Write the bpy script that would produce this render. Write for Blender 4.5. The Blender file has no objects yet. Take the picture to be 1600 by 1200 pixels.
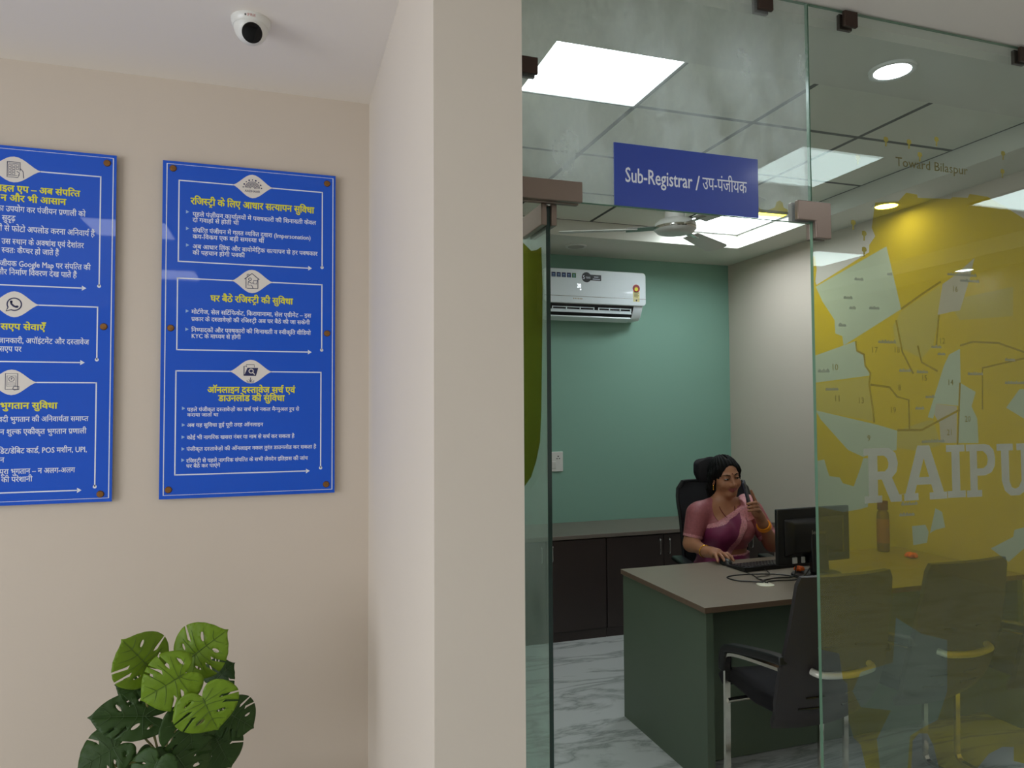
import bpy, bmesh, math, random
import numpy as np
from mathutils import Vector, Matrix
from mathutils.geometry import delaunay_2d_cdt

random.seed(7)
SC = bpy.context.scene
COL = SC.collection
PI = math.pi

# ------------------------------------------------------------------ camera
CAM_Z = 1.58
yaw, pitch, roll = 0.314584135, 0.0358063646, -0.0055363
cy, sy, cp, sp = math.cos(yaw), math.sin(yaw), math.cos(pitch), math.sin(pitch)
fwd = Vector((sy * cp, cy * cp, sp)); rgt = Vector((cy, -sy, 0)); up = rgt.cross(fwd)
r2 = rgt * math.cos(roll) + up * math.sin(roll); u2 = up * math.cos(roll) - rgt * math.sin(roll)
cam_data = bpy.data.cameras.new('camera'); cam = bpy.data.objects.new('camera', cam_data); COL.objects.link(cam)
cam_data.sensor_width = 36.0; cam_data.lens = 36.0 * 1116.513 / 1600.0; cam_data.clip_start = 0.05
cam.matrix_world = Matrix(((r2.x, u2.x, -fwd.x, 0), (r2.y, u2.y, -fwd.y, 0), (r2.z, u2.z, -fwd.z, CAM_Z), (0, 0, 0, 1)))
SC.camera = cam

# ------------------------------------------------------------------ world, daylight, exposure
SC.view_settings.view_transform = 'Standard'; SC.view_settings.look = 'None'
SC.view_settings.exposure = 0.0; SC.view_settings.gamma = 1.0; SC.view_settings.use_curve_mapping = False
SC.cycles.use_denoising = True
SC.cycles.max_bounces = 10; SC.cycles.diffuse_bounces = 5; SC.cycles.glossy_bounces = 4
SC.cycles.transmission_bounces = 8; SC.cycles.transparent_max_bounces = 24
SC.cycles.caustics_reflective = False; SC.cycles.caustics_refractive = False
W = bpy.data.worlds.new('world'); SC.world = W; W.use_nodes = True
W.node_tree.nodes['Background'].inputs[0].default_value = (0.8, 0.9, 1.0, 1); W.node_tree.nodes['Background'].inputs[1].default_value = 0.6
LOBBY_PANEL, OFFICE_PANEL, DOWNLIGHT = 6.5, 13.5, 40.0

def area(name, loc, rot, sx, sy, power, color):
    l = bpy.data.lights.new(name, 'AREA'); l.shape = 'RECTANGLE'; l.size = sx; l.size_y = sy; l.energy = power; l.color = color
    o = bpy.data.objects.new(name, l); o.location = loc; o.rotation_euler = rot; COL.objects.link(o); return o
# daylight through the lobby's window, far left of the camera
area('daylight_and_fill', (-4.38, -0.6, 1.55), (0, -PI / 2, 0), 2.2, 3.6, 128, (0.90, 0.93, 1.0))
# added fill lamp to lift the lobby's right side, unseen behind the camera
area('daylight_and_fill', (3.6, -4.42, 1.6), (-PI / 2, 0, PI), 3.2, 2.1, 6, (0.92, 0.94, 1.0))

# ------------------------------------------------------------------ materials
def lin(c):
    return tuple(((v / 255.0) / 12.92 if v / 255.0 <= 0.04045 else ((v / 255.0 + 0.055) / 1.055) ** 2.4) for v in c)

def mat(name, rgb, rough=0.5, metal=0.0, var=0.05, scale=6.0, bump=0.0, bscale=120.0, coat=0.0, spec=0.5, coat_rough=0.03):
    m = bpy.data.materials.new(name); m.use_nodes = True; nt = m.node_tree; b = nt.nodes['Principled BSDF']
    c = lin(rgb)
    tc = nt.nodes.new('ShaderNodeTexCoord'); nz = nt.nodes.new('ShaderNodeTexNoise'); nz.inputs['Scale'].default_value = scale; nz.inputs['Detail'].default_value = 4
    nt.links.new(tc.outputs['Object'], nz.inputs['Vector'])
    mx = nt.nodes.new('ShaderNodeMix'); mx.data_type = 'RGBA'
    mx.inputs[6].default_value = (*[v * (1 - var) for v in c], 1); mx.inputs[7].default_value = (*[min(1, v * (1 + var)) for v in c], 1)
    nt.links.new(nz.outputs['Fac'], mx.inputs[0]); nt.links.new(mx.outputs[2], b.inputs['Base Color'])
    b.inputs['Roughness'].default_value = rough; b.inputs['Metallic'].default_value = metal
    b.inputs['Specular IOR Level'].default_value = spec
    b.inputs['Coat Weight'].default_value = coat; b.inputs['Coat Roughness'].default_value = coat_rough
    if bump:
        n2 = nt.nodes.new('ShaderNodeTexNoise'); n2.inputs['Scale'].default_value = bscale
        bp = nt.nodes.new('ShaderNodeBump'); bp.inputs['Strength'].default_value = bump; bp.inputs['Distance'].default_value = 0.002
        nt.links.new(tc.outputs['Object'], n2.inputs['Vector']); nt.links.new(n2.outputs['Fac'], bp.inputs['Height']); nt.links.new(bp.outputs['Normal'], b.inputs['Normal'])
    return m

def emit(name, rgb, strength):
    m = bpy.data.materials.new(name); m.use_nodes = True; nt = m.node_tree
    nt.nodes.remove(nt.nodes['Principled BSDF'])
    e = nt.nodes.new('ShaderNodeEmission'); e.inputs[0].default_value = (*rgb, 1); e.inputs[1].default_value = strength
    nt.links.new(e.outputs[0], nt.nodes['Material Output'].inputs[0]); return m

def glass(name, tint, base=0.045, dust=0.0):
    """thin architectural pane: straight transmission plus a mirror term that grows towards grazing"""
    m = bpy.data.materials.new(name); m.use_nodes = True; nt = m.node_tree; nt.nodes.remove(nt.nodes['Principled BSDF'])
    tr = nt.nodes.new('ShaderNodeBsdfTransparent'); tr.inputs[0].default_value = (*tint, 1)
    gl = nt.nodes.new('ShaderNodeBsdfGlossy'); gl.inputs['Roughness'].default_value = 0.0; gl.inputs['Color'].default_value = (0.84, 1.0, 0.96, 1)
    lw = nt.nodes.new('ShaderNodeLayerWeight'); lw.inputs[0].default_value = 0.5
    p = nt.nodes.new('ShaderNodeMath'); p.operation = 'POWER'; p.inputs[1].default_value = 5
    nt.links.new(lw.outputs['Facing'], p.inputs[0])
    ma = nt.nodes.new('ShaderNodeMath'); ma.operation = 'MULTIPLY_ADD'; ma.inputs[1].default_value = 1 - base; ma.inputs[2].default_value = base
    nt.links.new(p.outputs[0], ma.inputs[0])
    mx = nt.nodes.new('ShaderNodeMixShader'); nt.links.new(ma.outputs[0], mx.inputs[0]); nt.links.new(tr.outputs[0], mx.inputs[1]); nt.links.new(gl.outputs[0], mx.inputs[2])
    last = mx
    if dust:
        tc = nt.nodes.new('ShaderNodeTexCoord'); mp = nt.nodes.new('ShaderNodeMapping'); mp.inputs['Scale'].default_value = (2.5, 1, 1.2)
        nz = nt.nodes.new('ShaderNodeTexNoise'); nz.inputs['Scale'].default_value = 2.5; nz.inputs['Detail'].default_value = 8; nz.inputs['Roughness'].default_value = 0.7
        nt.links.new(tc.outputs['Object'], mp.inputs[0]); nt.links.new(mp.outputs[0], nz.inputs['Vector'])
        mr = nt.nodes.new('ShaderNodeMapRange'); mr.inputs[1].default_value = 0.27; mr.inputs[2].default_value = 0.75; mr.inputs[3].default_value = 0; mr.inputs[4].default_value = dust
        nt.links.new(nz.outputs['Fac'], mr.inputs[0])
        tl = nt.nodes.new('ShaderNodeMixShader'); t1 = nt.nodes.new('ShaderNodeBsdfTranslucent'); t1.inputs[0].default_value = (0.8, 0.85, 0.85, 1)
        t2 = nt.nodes.new('ShaderNodeBsdfDiffuse'); t2.inputs[0].default_value = (0.8, 0.85, 0.85, 1); nt.links.new(t1.outputs[0], tl.inputs[1]); nt.links.new(t2.outputs[0], tl.inputs[2])
        m2 = nt.nodes.new('ShaderNodeMixShader'); nt.links.new(mr.outputs[0], m2.inputs[0]); nt.links.new(mx.outputs[0], m2.inputs[1]); nt.links.new(tl.outputs[0], m2.inputs[2]); last = m2
    nt.links.new(last.outputs[0], nt.nodes['Material Output'].inputs[0]); return m

def film(name, tint, body, amount=0.2, rough=0.13):
    """printed vinyl film: slightly diffusing coloured transmission plus a little of its own ink"""
    m = bpy.data.materials.new(name); m.use_nodes = True; nt = m.node_tree; nt.nodes.remove(nt.nodes['Principled BSDF'])
    rf = nt.nodes.new('ShaderNodeBsdfRefraction' if rough else 'ShaderNodeBsdfTransparent'); rf.inputs['Color'].default_value = (*tint, 1)
    if rough: rf.inputs['Roughness'].default_value = rough; rf.inputs['IOR'].default_value = 1.0
    df = nt.nodes.new('ShaderNodeBsdfDiffuse'); df.inputs[0].default_value = (*body, 1)
    tl = nt.nodes.new('ShaderNodeBsdfTranslucent'); tl.inputs[0].default_value = (*body, 1)
    tc = nt.nodes.new('ShaderNodeTexCoord'); nz = nt.nodes.new('ShaderNodeTexNoise'); nz.inputs['Scale'].default_value = 9
    mr = nt.nodes.new('ShaderNodeMapRange'); mr.inputs[3].default_value = amount * 0.85; mr.inputs[4].default_value = amount * 1.15
    nt.links.new(tc.outputs['Object'], nz.inputs['Vector']); nt.links.new(nz.outputs['Fac'], mr.inputs[0])
    m1 = nt.nodes.new('ShaderNodeMixShader'); m1.inputs[0].default_value = 0.5; nt.links.new(df.outputs[0], m1.inputs[1]); nt.links.new(tl.outputs[0], m1.inputs[2])
    m2 = nt.nodes.new('ShaderNodeMixShader'); nt.links.new(mr.outputs[0], m2.inputs[0]); nt.links.new(rf.outputs[0], m2.inputs[1]); nt.links.new(m1.outputs[0], m2.inputs[2])
    nt.links.new(m2.outputs[0], nt.nodes['Material Output'].inputs[0]); return m

def tiles(name, rgb, line, size=0.6, bar=0.012, rough=0.8):
    m = mat(name, rgb, rough, var=0.03); nt = m.node_tree; b = nt.nodes['Principled BSDF']
    tc = nt.nodes.new('ShaderNodeTexCoord'); br = nt.nodes.new('ShaderNodeTexBrick')
    br.offset = 0; br.squash = 1; br.inputs['Scale'].default_value = 1; br.inputs['Mortar Size'].default_value = bar; br.inputs['Mortar Smooth'].default_value = 0
    br.inputs['Brick Width'].default_value = size; br.inputs['Row Height'].default_value = size
    br.inputs['Color1'].default_value = (*lin(rgb), 1); br.inputs['Color2'].default_value = (*lin(rgb), 1); br.inputs['Mortar'].default_value = (*lin(line), 1)
    nt.links.new(tc.outputs['Object'], br.inputs['Vector']); nt.links.new(br.outputs['Color'], b.inputs['Base Color']); return m

def marble(name):
    m = bpy.data.materials.new(name); m.use_nodes = True; nt = m.node_tree; b = nt.nodes['Principled BSDF']
    tc = nt.nodes.new('ShaderNodeTexCoord'); mp = nt.nodes.new('ShaderNodeMapping'); mp.inputs['Scale'].default_value = (0.55, 2.2, 1); mp.inputs['Rotation'].default_value = (0, 0, 0.12)
    nz = nt.nodes.new('ShaderNodeTexNoise'); nz.inputs['Scale'].default_value = 1.6; nz.inputs['Detail'].default_value = 7; nz.inputs['Roughness'].default_value = 0.6; nz.inputs['Distortion'].default_value = 0.7
    nt.links.new(tc.outputs['Object'], mp.inputs[0]); nt.links.new(mp.outputs[0], nz.inputs['Vector'])
    a = nt.nodes.new('ShaderNodeMath'); a.operation = 'SUBTRACT'; a.inputs[1].default_value = 0.5; nt.links.new(nz.outputs['Fac'], a.inputs[0])
    ab = nt.nodes.new('ShaderNodeMath'); ab.operation = 'ABSOLUTE'; nt.links.new(a.outputs[0], ab.inputs[0])
    rp = nt.nodes.new('ShaderNodeValToRGB'); e = rp.color_ramp.elements
    e[0].position = 0.0; e[0].color = (0.38, 0.40, 0.38, 1); e[1].position = 0.05; e[1].color = (0.66, 0.68, 0.66, 1); n = rp.color_ramp.elements.new(0.018); n.color = (0.53, 0.55, 0.53, 1)
    nt.links.new(ab.outputs[0], rp.inputs[0]); nt.links.new(rp.outputs[0], b.inputs['Base Color']); b.inputs['Roughness'].default_value = 0.18; return m

M = dict(
    wall=mat('cream_paint', (206, 194, 179), 0.75, var=0.03, scale=1.5, bump=0.08), pillar=mat('off_white_paint', (214, 205, 192), 0.75, var=0.03, scale=1.5, bump=0.08),
    green=mat('sage_green_paint', (132, 172, 154), 0.6, var=0.03, scale=1.2, bump=0.05), ceil=mat('white_ceiling_paint', (238, 231, 222), 0.85, var=0.02, scale=1),
    soffit=mat('white_board', (214, 213, 202), 0.8, var=0.02), grid=tiles('tile_grid', (226, 226, 213), (70, 72, 68)),
    marble=marble('white_marble'), panel=emit('led_panel', (0.90, 1.0, 1.05), OFFICE_PANEL), lpanel=emit('lobby_led_panel', (0.95, 0.98, 1.0), LOBBY_PANEL),
    down=emit('led_disc', (0.86, 0.9, 1.0), DOWNLIGHT), downoff=mat('frosted_disc', (170, 168, 158), 0.5), white=mat('white_plastic', (222, 222, 216), 0.35, coat=0.2),
    glass=glass('clear_glass', (0.955, 0.985, 0.97)), dusty=glass('dusty_glass', (0.945, 0.975, 0.965), dust=0.34), dusty2=glass('side_glass', (0.945, 0.975, 0.965), dust=0.025), leafglass=glass('door_glass', (0.84, 0.93, 0.89), dust=0.25),  # door leaf's dust is added haze standing in for its grazing reflection
    gedge=mat('green_glass_edge', (100, 134, 110), 0.15, var=0.1), gshade=mat('shaded_glass_edge', (18, 48, 42), 0.12, var=0.1),  # same glass; the door edge's shade is put into its darker colour
    bronze=mat('bronze_fitting', (134, 120, 110), 0.32, 0.6, var=0.05), bronzedark=mat('dark_bronze', (62, 46, 38), 0.4, 0.5),
    blue=mat('blue_print', (10, 84, 204), 0.3, var=0.04, scale=3, coat=0.6, spec=.2), signblue=mat('sign_vinyl', (28, 64, 164), 0.3, var=0.03, coat=0.5, coat_rough=0.12), acryl=mat('acrylic_edge', (90, 120, 180), 0.2),
    ink=mat('white_print', (226, 232, 242), 0.5), badge=mat('badge_print', (224, 218, 210), 0.5), yel=mat('yellow_print', (226, 220, 40), 0.5), navy=mat('navy_print', (24, 30, 78), 0.5), dimink=mat('pale_blue_print', (150, 185, 225), 0.5),
    brass=mat('brass_screw', (140, 98, 52), 0.35, 0.7, var=0.2, scale=60), black=mat('black_plastic', (18, 18, 20), 0.4), lens=mat('black_lens', (3, 3, 4), 0.15, spec=.25), red=mat('red_print', (190, 40, 30), 0.5),
    steel_frame=mat('grey_frame', (110, 112, 108), 0.5), acw=mat('air_conditioner_white', (222, 230, 232), 0.3, coat=0.3),
    dark=mat('dark_laminate', (58, 48, 45), 0.42, var=0.08, scale=10), top=mat('taupe_laminate', (132, 120, 104), 0.4, var=0.05, scale=14), edgeb=mat('brown_edge_band', (116, 96, 78), 0.5), deskg=mat('olive_laminate', (96, 112, 94), 0.45, var=0.04),
    steel=mat('steel', (190, 190, 186), 0.25, 0.9), chrome=mat('chrome', (225, 222, 214), 0.12, 1.0), mesh=mat('black_mesh_fabric', (20, 20, 24), 0.85, bump=0.6, bscale=500), seatf=mat('black_seat_fabric', (22, 20, 24), 0.9, bump=0.5, bscale=400), chairp=mat('charcoal_plastic', (50, 45, 47), 0.5),
    silver=mat('silver_handle', (232, 228, 216), 0.3, 0.2),
)
# ------------------------------------------------------------------ helpers
class MB:
    """collects shapes into one mesh"""
    def __init__(s): s.v = []; s.f = []; s.m = []
    def add(s, vs, fs, mi=0):
        o = len(s.v); s.v += [tuple(p) for p in vs]; s.f += [tuple(i + o for i in f) for f in fs]; s.m += [mi] * len(fs); return s
    def box(s, c, d, rot=None, mi=0):
        hx, hy, hz = d[0] / 2, d[1] / 2, d[2] / 2
        vs = [Vector((x, y, z)) for x in (-hx, hx) for y in (-hy, hy) for z in (-hz, hz)]
        if rot is not None: vs = [rot @ p for p in vs]
        vs = [p + Vector(c) for p in vs]
        return s.add(vs, [(0, 1, 3, 2), (4, 6, 7, 5), (0, 4, 5, 1), (2, 3, 7, 6), (0, 2, 6, 4), (1, 5, 7, 3)], mi)
    def span(s, a, b, mi=0):
        return s.box([(a[i] + b[i]) / 2 for i in range(3)], [abs(b[i] - a[i]) for i in range(3)], None, mi)
    def tube(s, pts, r, n=10, mi=0, caps=True):
        pts = [Vector(p) for p in pts]; N = len(pts); rs = r if isinstance(r, (list, tuple)) else [r] * N
        t0 = (pts[1] - pts[0]).normalized(); ref = Vector((0, 0, 1)) if abs(t0.z) < 0.9 else Vector((1, 0, 0)); a = t0.cross(ref).normalized(); vs = []
        for i in range(N):
            t = (pts[min(i + 1, N - 1)] - pts[max(i - 1, 0)]).normalized(); a = (a - t * a.dot(t)).normalized(); b = t.cross(a)
            vs += [pts[i] + (a * math.cos(2 * PI * k / n) + b * math.sin(2 * PI * k / n)) * rs[i] for k in range(n)]
        fs = [(i * n + k, i * n + (k + 1) % n, (i + 1) * n + (k + 1) % n, (i + 1) * n + k) for i in range(N - 1) for k in range(n)]
        if caps: fs += [tuple(range(n))[::-1], tuple((N - 1) * n + k for k in range(n))]
        return s.add(vs, fs, mi)
    def ribbon(s, pts, w, t, side, mi=0):
        """flat bar along pts; side = direction of its width"""
        pts = [Vector(p) for p in pts]; N = len(pts); vs = []; sd = Vector(side).normalized()
        for i in range(N):
            tg = (pts[min(i + 1, N - 1)] - pts[max(i - 1, 0)]).normalized(); nn = tg.cross(sd).normalized()
            for a, b in ((-1, -1), (1, -1), (1, 1), (-1, 1)): vs.append(pts[i] + sd * (a * w / 2) + nn * (b * t / 2))
        fs = [(i * 4 + k, i * 4 + (k + 1) % 4, (i + 1) * 4 + (k + 1) % 4, (i + 1) * 4 + k) for i in range(N - 1) for k in range(4)] + [(3, 2, 1, 0), tuple((N - 1) * 4 + k for k in range(4))]
        return s.add(vs, fs, mi)
    def lathe(s, prof, c=(0, 0, 0), n=32, mat3=None, mi=0):
        vs = []; c = Vector(c)
        for r, z in prof:
            for k in range(n):
                p = Vector((r * math.cos(2 * PI * k / n), r * math.sin(2 * PI * k / n), z)); vs.append((mat3 @ p if mat3 else p) + c)
        N = len(prof); fs = [(i * n + k, i * n + (k + 1) % n, (i + 1) * n + (k + 1) % n, (i + 1) * n + k) for i in range(N - 1) for k in range(n)]
        fs += [tuple(range(n))[::-1], tuple((N - 1) * n + k for k in range(n))]
        return s.add(vs, fs, mi)
    def ell(s, c, r, nu=16, nv=10, rot=None, mi=0):
        prof = [(max(1e-4, math.sin(PI * i / nv)), -math.cos(PI * i / nv)) for i in range(nv + 1)]
        m = Matrix.Diagonal(Vector(r)); m = (rot @ m) if rot is not None else m
        return s.lathe(prof, c, nu, m, mi)
    def prism(s, poly, lo, hi, axis, mi=0):
        """2-D outline extruded along axis 'x','y','z' from lo to hi"""
        def P(u, v, w): return {'x': (w, u, v), 'y': (u, w, v), 'z': (u, v, w)}[axis]
        n = len(poly); vs = [P(u, v, lo) for u, v in poly] + [P(u, v, hi) for u, v in poly]
        return s.add(vs, [tuple(range(n))[::-1], tuple(range(n, 2 * n))] + [(i, (i + 1) % n, n + (i + 1) % n, n + i) for i in range(n)], mi)
    def build(s, name, mats, parent=None, smooth=False, bevel=0.0, seg=2, loc=None, sub=0):
        me = bpy.data.meshes.new(name); me.from_pydata(s.v, [], s.f)
        mats = mats if isinstance(mats, (list, tuple)) else [mats]
        for m in mats: me.materials.append(m)
        me.polygons.foreach_set('material_index', s.m)
        bm = bmesh.new(); bm.from_mesh(me); bmesh.ops.recalc_face_normals(bm, faces=bm.faces); bm.to_mesh(me); bm.free()
        o = bpy.data.objects.new(name, me); COL.objects.link(o)
        if loc is not None: o.location = loc
        if parent: o.parent = parent
        if bevel:
            b = o.modifiers.new('bevel', 'BEVEL'); b.width = bevel; b.segments = seg; b.limit_method = 'ANGLE'; b.angle_limit = 0.6
        if sub:
            q = o.modifiers.new('sub', 'SUBSURF'); q.levels = sub; q.render_levels = sub
        if smooth or bevel or sub:
            me.polygons.foreach_set('use_smooth', [True] * len(me.polygons))
            try: me.set_sharp_from_angle(angle=0.7)
            except Exception: pass
        me.update(); return o

def thing(name, label, cat, loc=(0, 0, 0), rz=0.0, group=None):
    o = bpy.data.objects.new(name, None); COL.objects.link(o); o.location = loc; o.rotation_euler = (0, 0, rz); o.empty_display_size = 0.1
    o['label'] = label; o['category'] = cat
    if group: o['group'] = group
    return o
def tag(o, label, cat, group=None, kind=None):
    if label: o['label'] = label
    if cat: o['category'] = cat
    if group: o['group'] = group
    if kind: o['kind'] = kind
    return o
def struct(o): o['kind'] = 'structure'; return o
def kids(o): return [c for c in bpy.data.objects if c.parent is o]
def dup(root, loc, rz, label, group=None):
    r = root.copy(); COL.objects.link(r); r.location = loc; r.rotation_euler = (0, 0, rz); r['label'] = label
    if group: r['group'] = group
    def rec(a, b):
        for ch in kids(a):
            c = ch.copy(); COL.objects.link(c); c.parent = b; rec(ch, c)
    rec(root, r); return r

def rot_to(d):
    return Vector(d).normalized().to_track_quat('Z', 'Y').to_matrix()
def arc(c, r, a0, a1, n, ax=(1, 0, 0), ay=(0, 0, 1)):
    c, ax, ay = Vector(c), Vector(ax), Vector(ay)
    return [c + ax * (r * math.cos(a0 + (a1 - a0) * i / n)) + ay * (r * math.sin(a0 + (a1 - a0) * i / n)) for i in range(n + 1)]
def smooth_path(pts, n=8):
    pts = [Vector(p) for p in pts]; out = []
    for i in range(len(pts) - 1):
        p0, p1, p2, p3 = pts[max(i - 1, 0)], pts[i], pts[i + 1], pts[min(i + 2, len(pts) - 1)]
        for k in range(n):
            t = k / n; out.append(0.5 * ((2 * p1) + (p2 - p0) * t + (2 * p0 - 5 * p1 + 4 * p2 - p3) * t * t + (3 * p1 - p0 - 3 * p2 + p3) * t ** 3))
    return out + [pts[-1]]

# flat printing in an upright plane facing -Y (u = world X, w = world Z)
class Ink(MB):
    def __init__(s, y): super().__init__(); s.y = y
    def poly(s, pts, mi=0, dy=0.0): return s.add([(u, s.y - dy, w) for u, w in pts], [tuple(range(len(pts)))], mi)
    def stroke(s, pts, w, mi=0, closed=False, dy=0.0):
        P = [Vector(p) for p in pts]
        if closed: P = P + [P[0], P[1]]
        n = len(P); L = []; R = []
        for i in range(n):
            t = (P[min(i + 1, n - 1)] - P[max(i - 1, 0)])
            if closed and i in (0, n - 2): t = P[1] - P[n - 3]
            t.normalize(); nn = Vector((-t.y, t.x)) * w / 2; L.append(P[i] + nn); R.append(P[i] - nn)
        m = n - 1 if closed else n
        vs = [(p.x, s.y - dy, p.y) for p in L[:m]] + [(p.x, s.y - dy, p.y) for p in R[:m]]
        return s.add(vs, [(i, i + 1, m + i + 1, m + i) for i in range(m - 1)], mi)
    def disc(s, c, r, n=20, mi=0, dy=0.0, rz=None):
        rz = rz or r; return s.poly([(c[0] + r * math.cos(2 * PI * k / n), c[1] + rz * math.sin(2 * PI * k / n)) for k in range(n)], mi, dy)
    def ring(s, c, r, w, n=24, a0=0, a1=2 * PI, mi=0, dy=0.0):
        return s.stroke([(c[0] + r * math.cos(a0 + (a1 - a0) * k / n), c[1] + r * math.sin(a0 + (a1 - a0) * k / n)) for k in range(n + 1)], w, mi, False, dy)
    def rect(s, a, b, mi=0, dy=0.0): return s.poly([(a[0], a[1]), (b[0], a[1]), (b[0], b[1]), (a[0], b[1])], mi, dy)

# ---- lettering: glyph outlines from Blender's own built-in font and its script fallbacks, with simple Devanagari joining
_GL = {}
def _raw(s, off):
    cu = bpy.data.curves.new('g', 'FONT'); cu.body = s; cu.size = 1; cu.offset = off; cu.resolution_u = 2; cu.fill_mode = 'FRONT'
    o = bpy.data.objects.new('g', cu); COL.objects.link(o); bpy.context.view_layer.update()
    me = bpy.data.meshes.new_from_object(o); V = [(v.co.x, v.co.y) for v in me.vertices]; F = [tuple(p.vertices) for p in me.polygons]
    bpy.data.objects.remove(o); bpy.data.meshes.remove(me); bpy.data.curves.remove(cu); return V, F
def glyph(ch, off=0.0):
    k = (ch, off)
    if k not in _GL:
        V, F = _raw(ch, off) if ch != ' ' else ([], [])
        a = max(x for x, _ in _raw(ch + 'lllll', 0)[0]) - max(x for x, _ in _raw('lllll', 0)[0])
        _GL[k] = (V, F, a)
    return _GL[k]
def half_glyph(ch, off):
    k = ('half' + ch, off)
    if k not in _GL:
        V, F, a = glyph(ch, off); cut = a * 0.73 if ch == 'क' else a - 0.17
        bm = bmesh.new(); vs = [bm.verts.new((x, y, 0)) for x, y in V]
        for f in F:
            try: bm.faces.new([vs[i] for i in f])
            except ValueError: pass
        bmesh.ops.bisect_plane(bm, geom=bm.verts[:] + bm.edges[:] + bm.faces[:], plane_co=(cut, 0, 0), plane_no=(1, 0, 0), clear_outer=True)
        bm.verts.index_update(); _GL[k] = ([(v.co.x, v.co.y) for v in bm.verts], [tuple(v.index for v in f.verts) for f in bm.faces], cut); bm.free()
    return _GL[k]
CONS = set(chr(c) for c in range(0x915, 0x93A)); STEM = set('खगघचजझञणतथधनपबभमयलवशषसक'); HAL, NUK = '्', '़'
def _strokes(pts, w):
    ik = Ink(0).stroke(pts, w); return [(x, z) for x, _, z in ik.v], ik.f
def shape(text, off=0.0):
    """list of (verts, faces, x) and the total advance"""
    out = []; x = 0.0; i = 0
    def put(g):
        nonlocal x
        out.append((g[0], g[1], x)); x += g[2]
    while i < len(text):
        c = text[i]
        if c in CONS:
            cl = [c]; i += 1; nk = []
            if i < len(text) and text[i] == NUK: nk.append(0); i += 1
            while i + 1 < len(text) and text[i] == HAL and text[i + 1] in CONS:
                cl.append(text[i + 1]); i += 2
                if i < len(text) and text[i] == NUK: nk.append(len(cl) - 1); i += 1
            reph = len(cl) > 1 and cl[0] == 'र'
            if reph: cl = cl[1:]
            rak = len(cl) > 1 and cl[-1] == 'र'
            if rak: cl = cl[:-1]
            rest = ''
            while i < len(text) and (0x93E <= ord(text[i]) <= 0x94C or text[i] in 'ंँः'): rest += text[i]; i += 1
            if 'ि' in rest: put(glyph('ि', off)); rest = rest.replace('ि', '')
            for q, h in enumerate(cl[:-1]):
                if h in STEM: put(half_glyph(h, off))
                else:
                    put(glyph(h, off)); g = glyph(HAL, off); out.append((g[0], g[1], x))
            b = cl[-1]; put(glyph(b, off))
            if nk: g = glyph(NUK, off); out.append((g[0], g[1], x - 0.02))
            if rak:
                p = [(-0.17, 0.2), (-0.40, 0.02)] if b in STEM else [(-0.36, -0.2), (-0.24, -0.07), (-0.12, -0.2)]
                V, F = _strokes(p, 0.075 + off * 2); out.append((V, F, x))
            for r in rest: put(glyph(r, off))
            if reph:
                V, F = _strokes([(-0.12, 0.62), (-0.17, 0.72), (-0.13, 0.82), (-0.03, 0.84), (0.02, 0.78)], 0.065 + off * 2); out.append((V, F, x))
        else: put(glyph(c, off)); i += 1
    return out, x
def write(ik, text, x0, x1, z, body, bold=0.0, mi=0, dy=0.0, cap=0.622, scale=None):
    gl, w = shape(text); sz = body / cap; sx = (x1 - x0) / w if scale is None else scale
    for q, (ex, ez) in enumerate([(0, 0), (bold, 0), (-bold, 0), (0, bold * .7), (0, -bold * .7)] if bold else [(0, 0)]):   # bold: overprinted
        for V, F, gx in gl:
            ik.add([(x0 + (gx + a + ex) * sx, ik.y - dy - q * 4e-6, z + (b + ez) * sz) for a, b in V], F, mi)
HEAD_R=[('रजिस्ट्री के लिए आधार सत्यापन सुविधा', -0.3143, 0.1225, 2.3405, 0.023), ('घर बैठे रजिस्ट्री की सुविधा', -0.2438, 0.0459, 1.9848, 0.0217), ('ऑनलाइन दस्तावेज़ सर्च एवं', -0.2517, 0.0558, 1.6477, 0.021), ('डाउनलोड की सुविधा', -0.2144, 0.0177, 1.6171, 0.021)]
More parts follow.
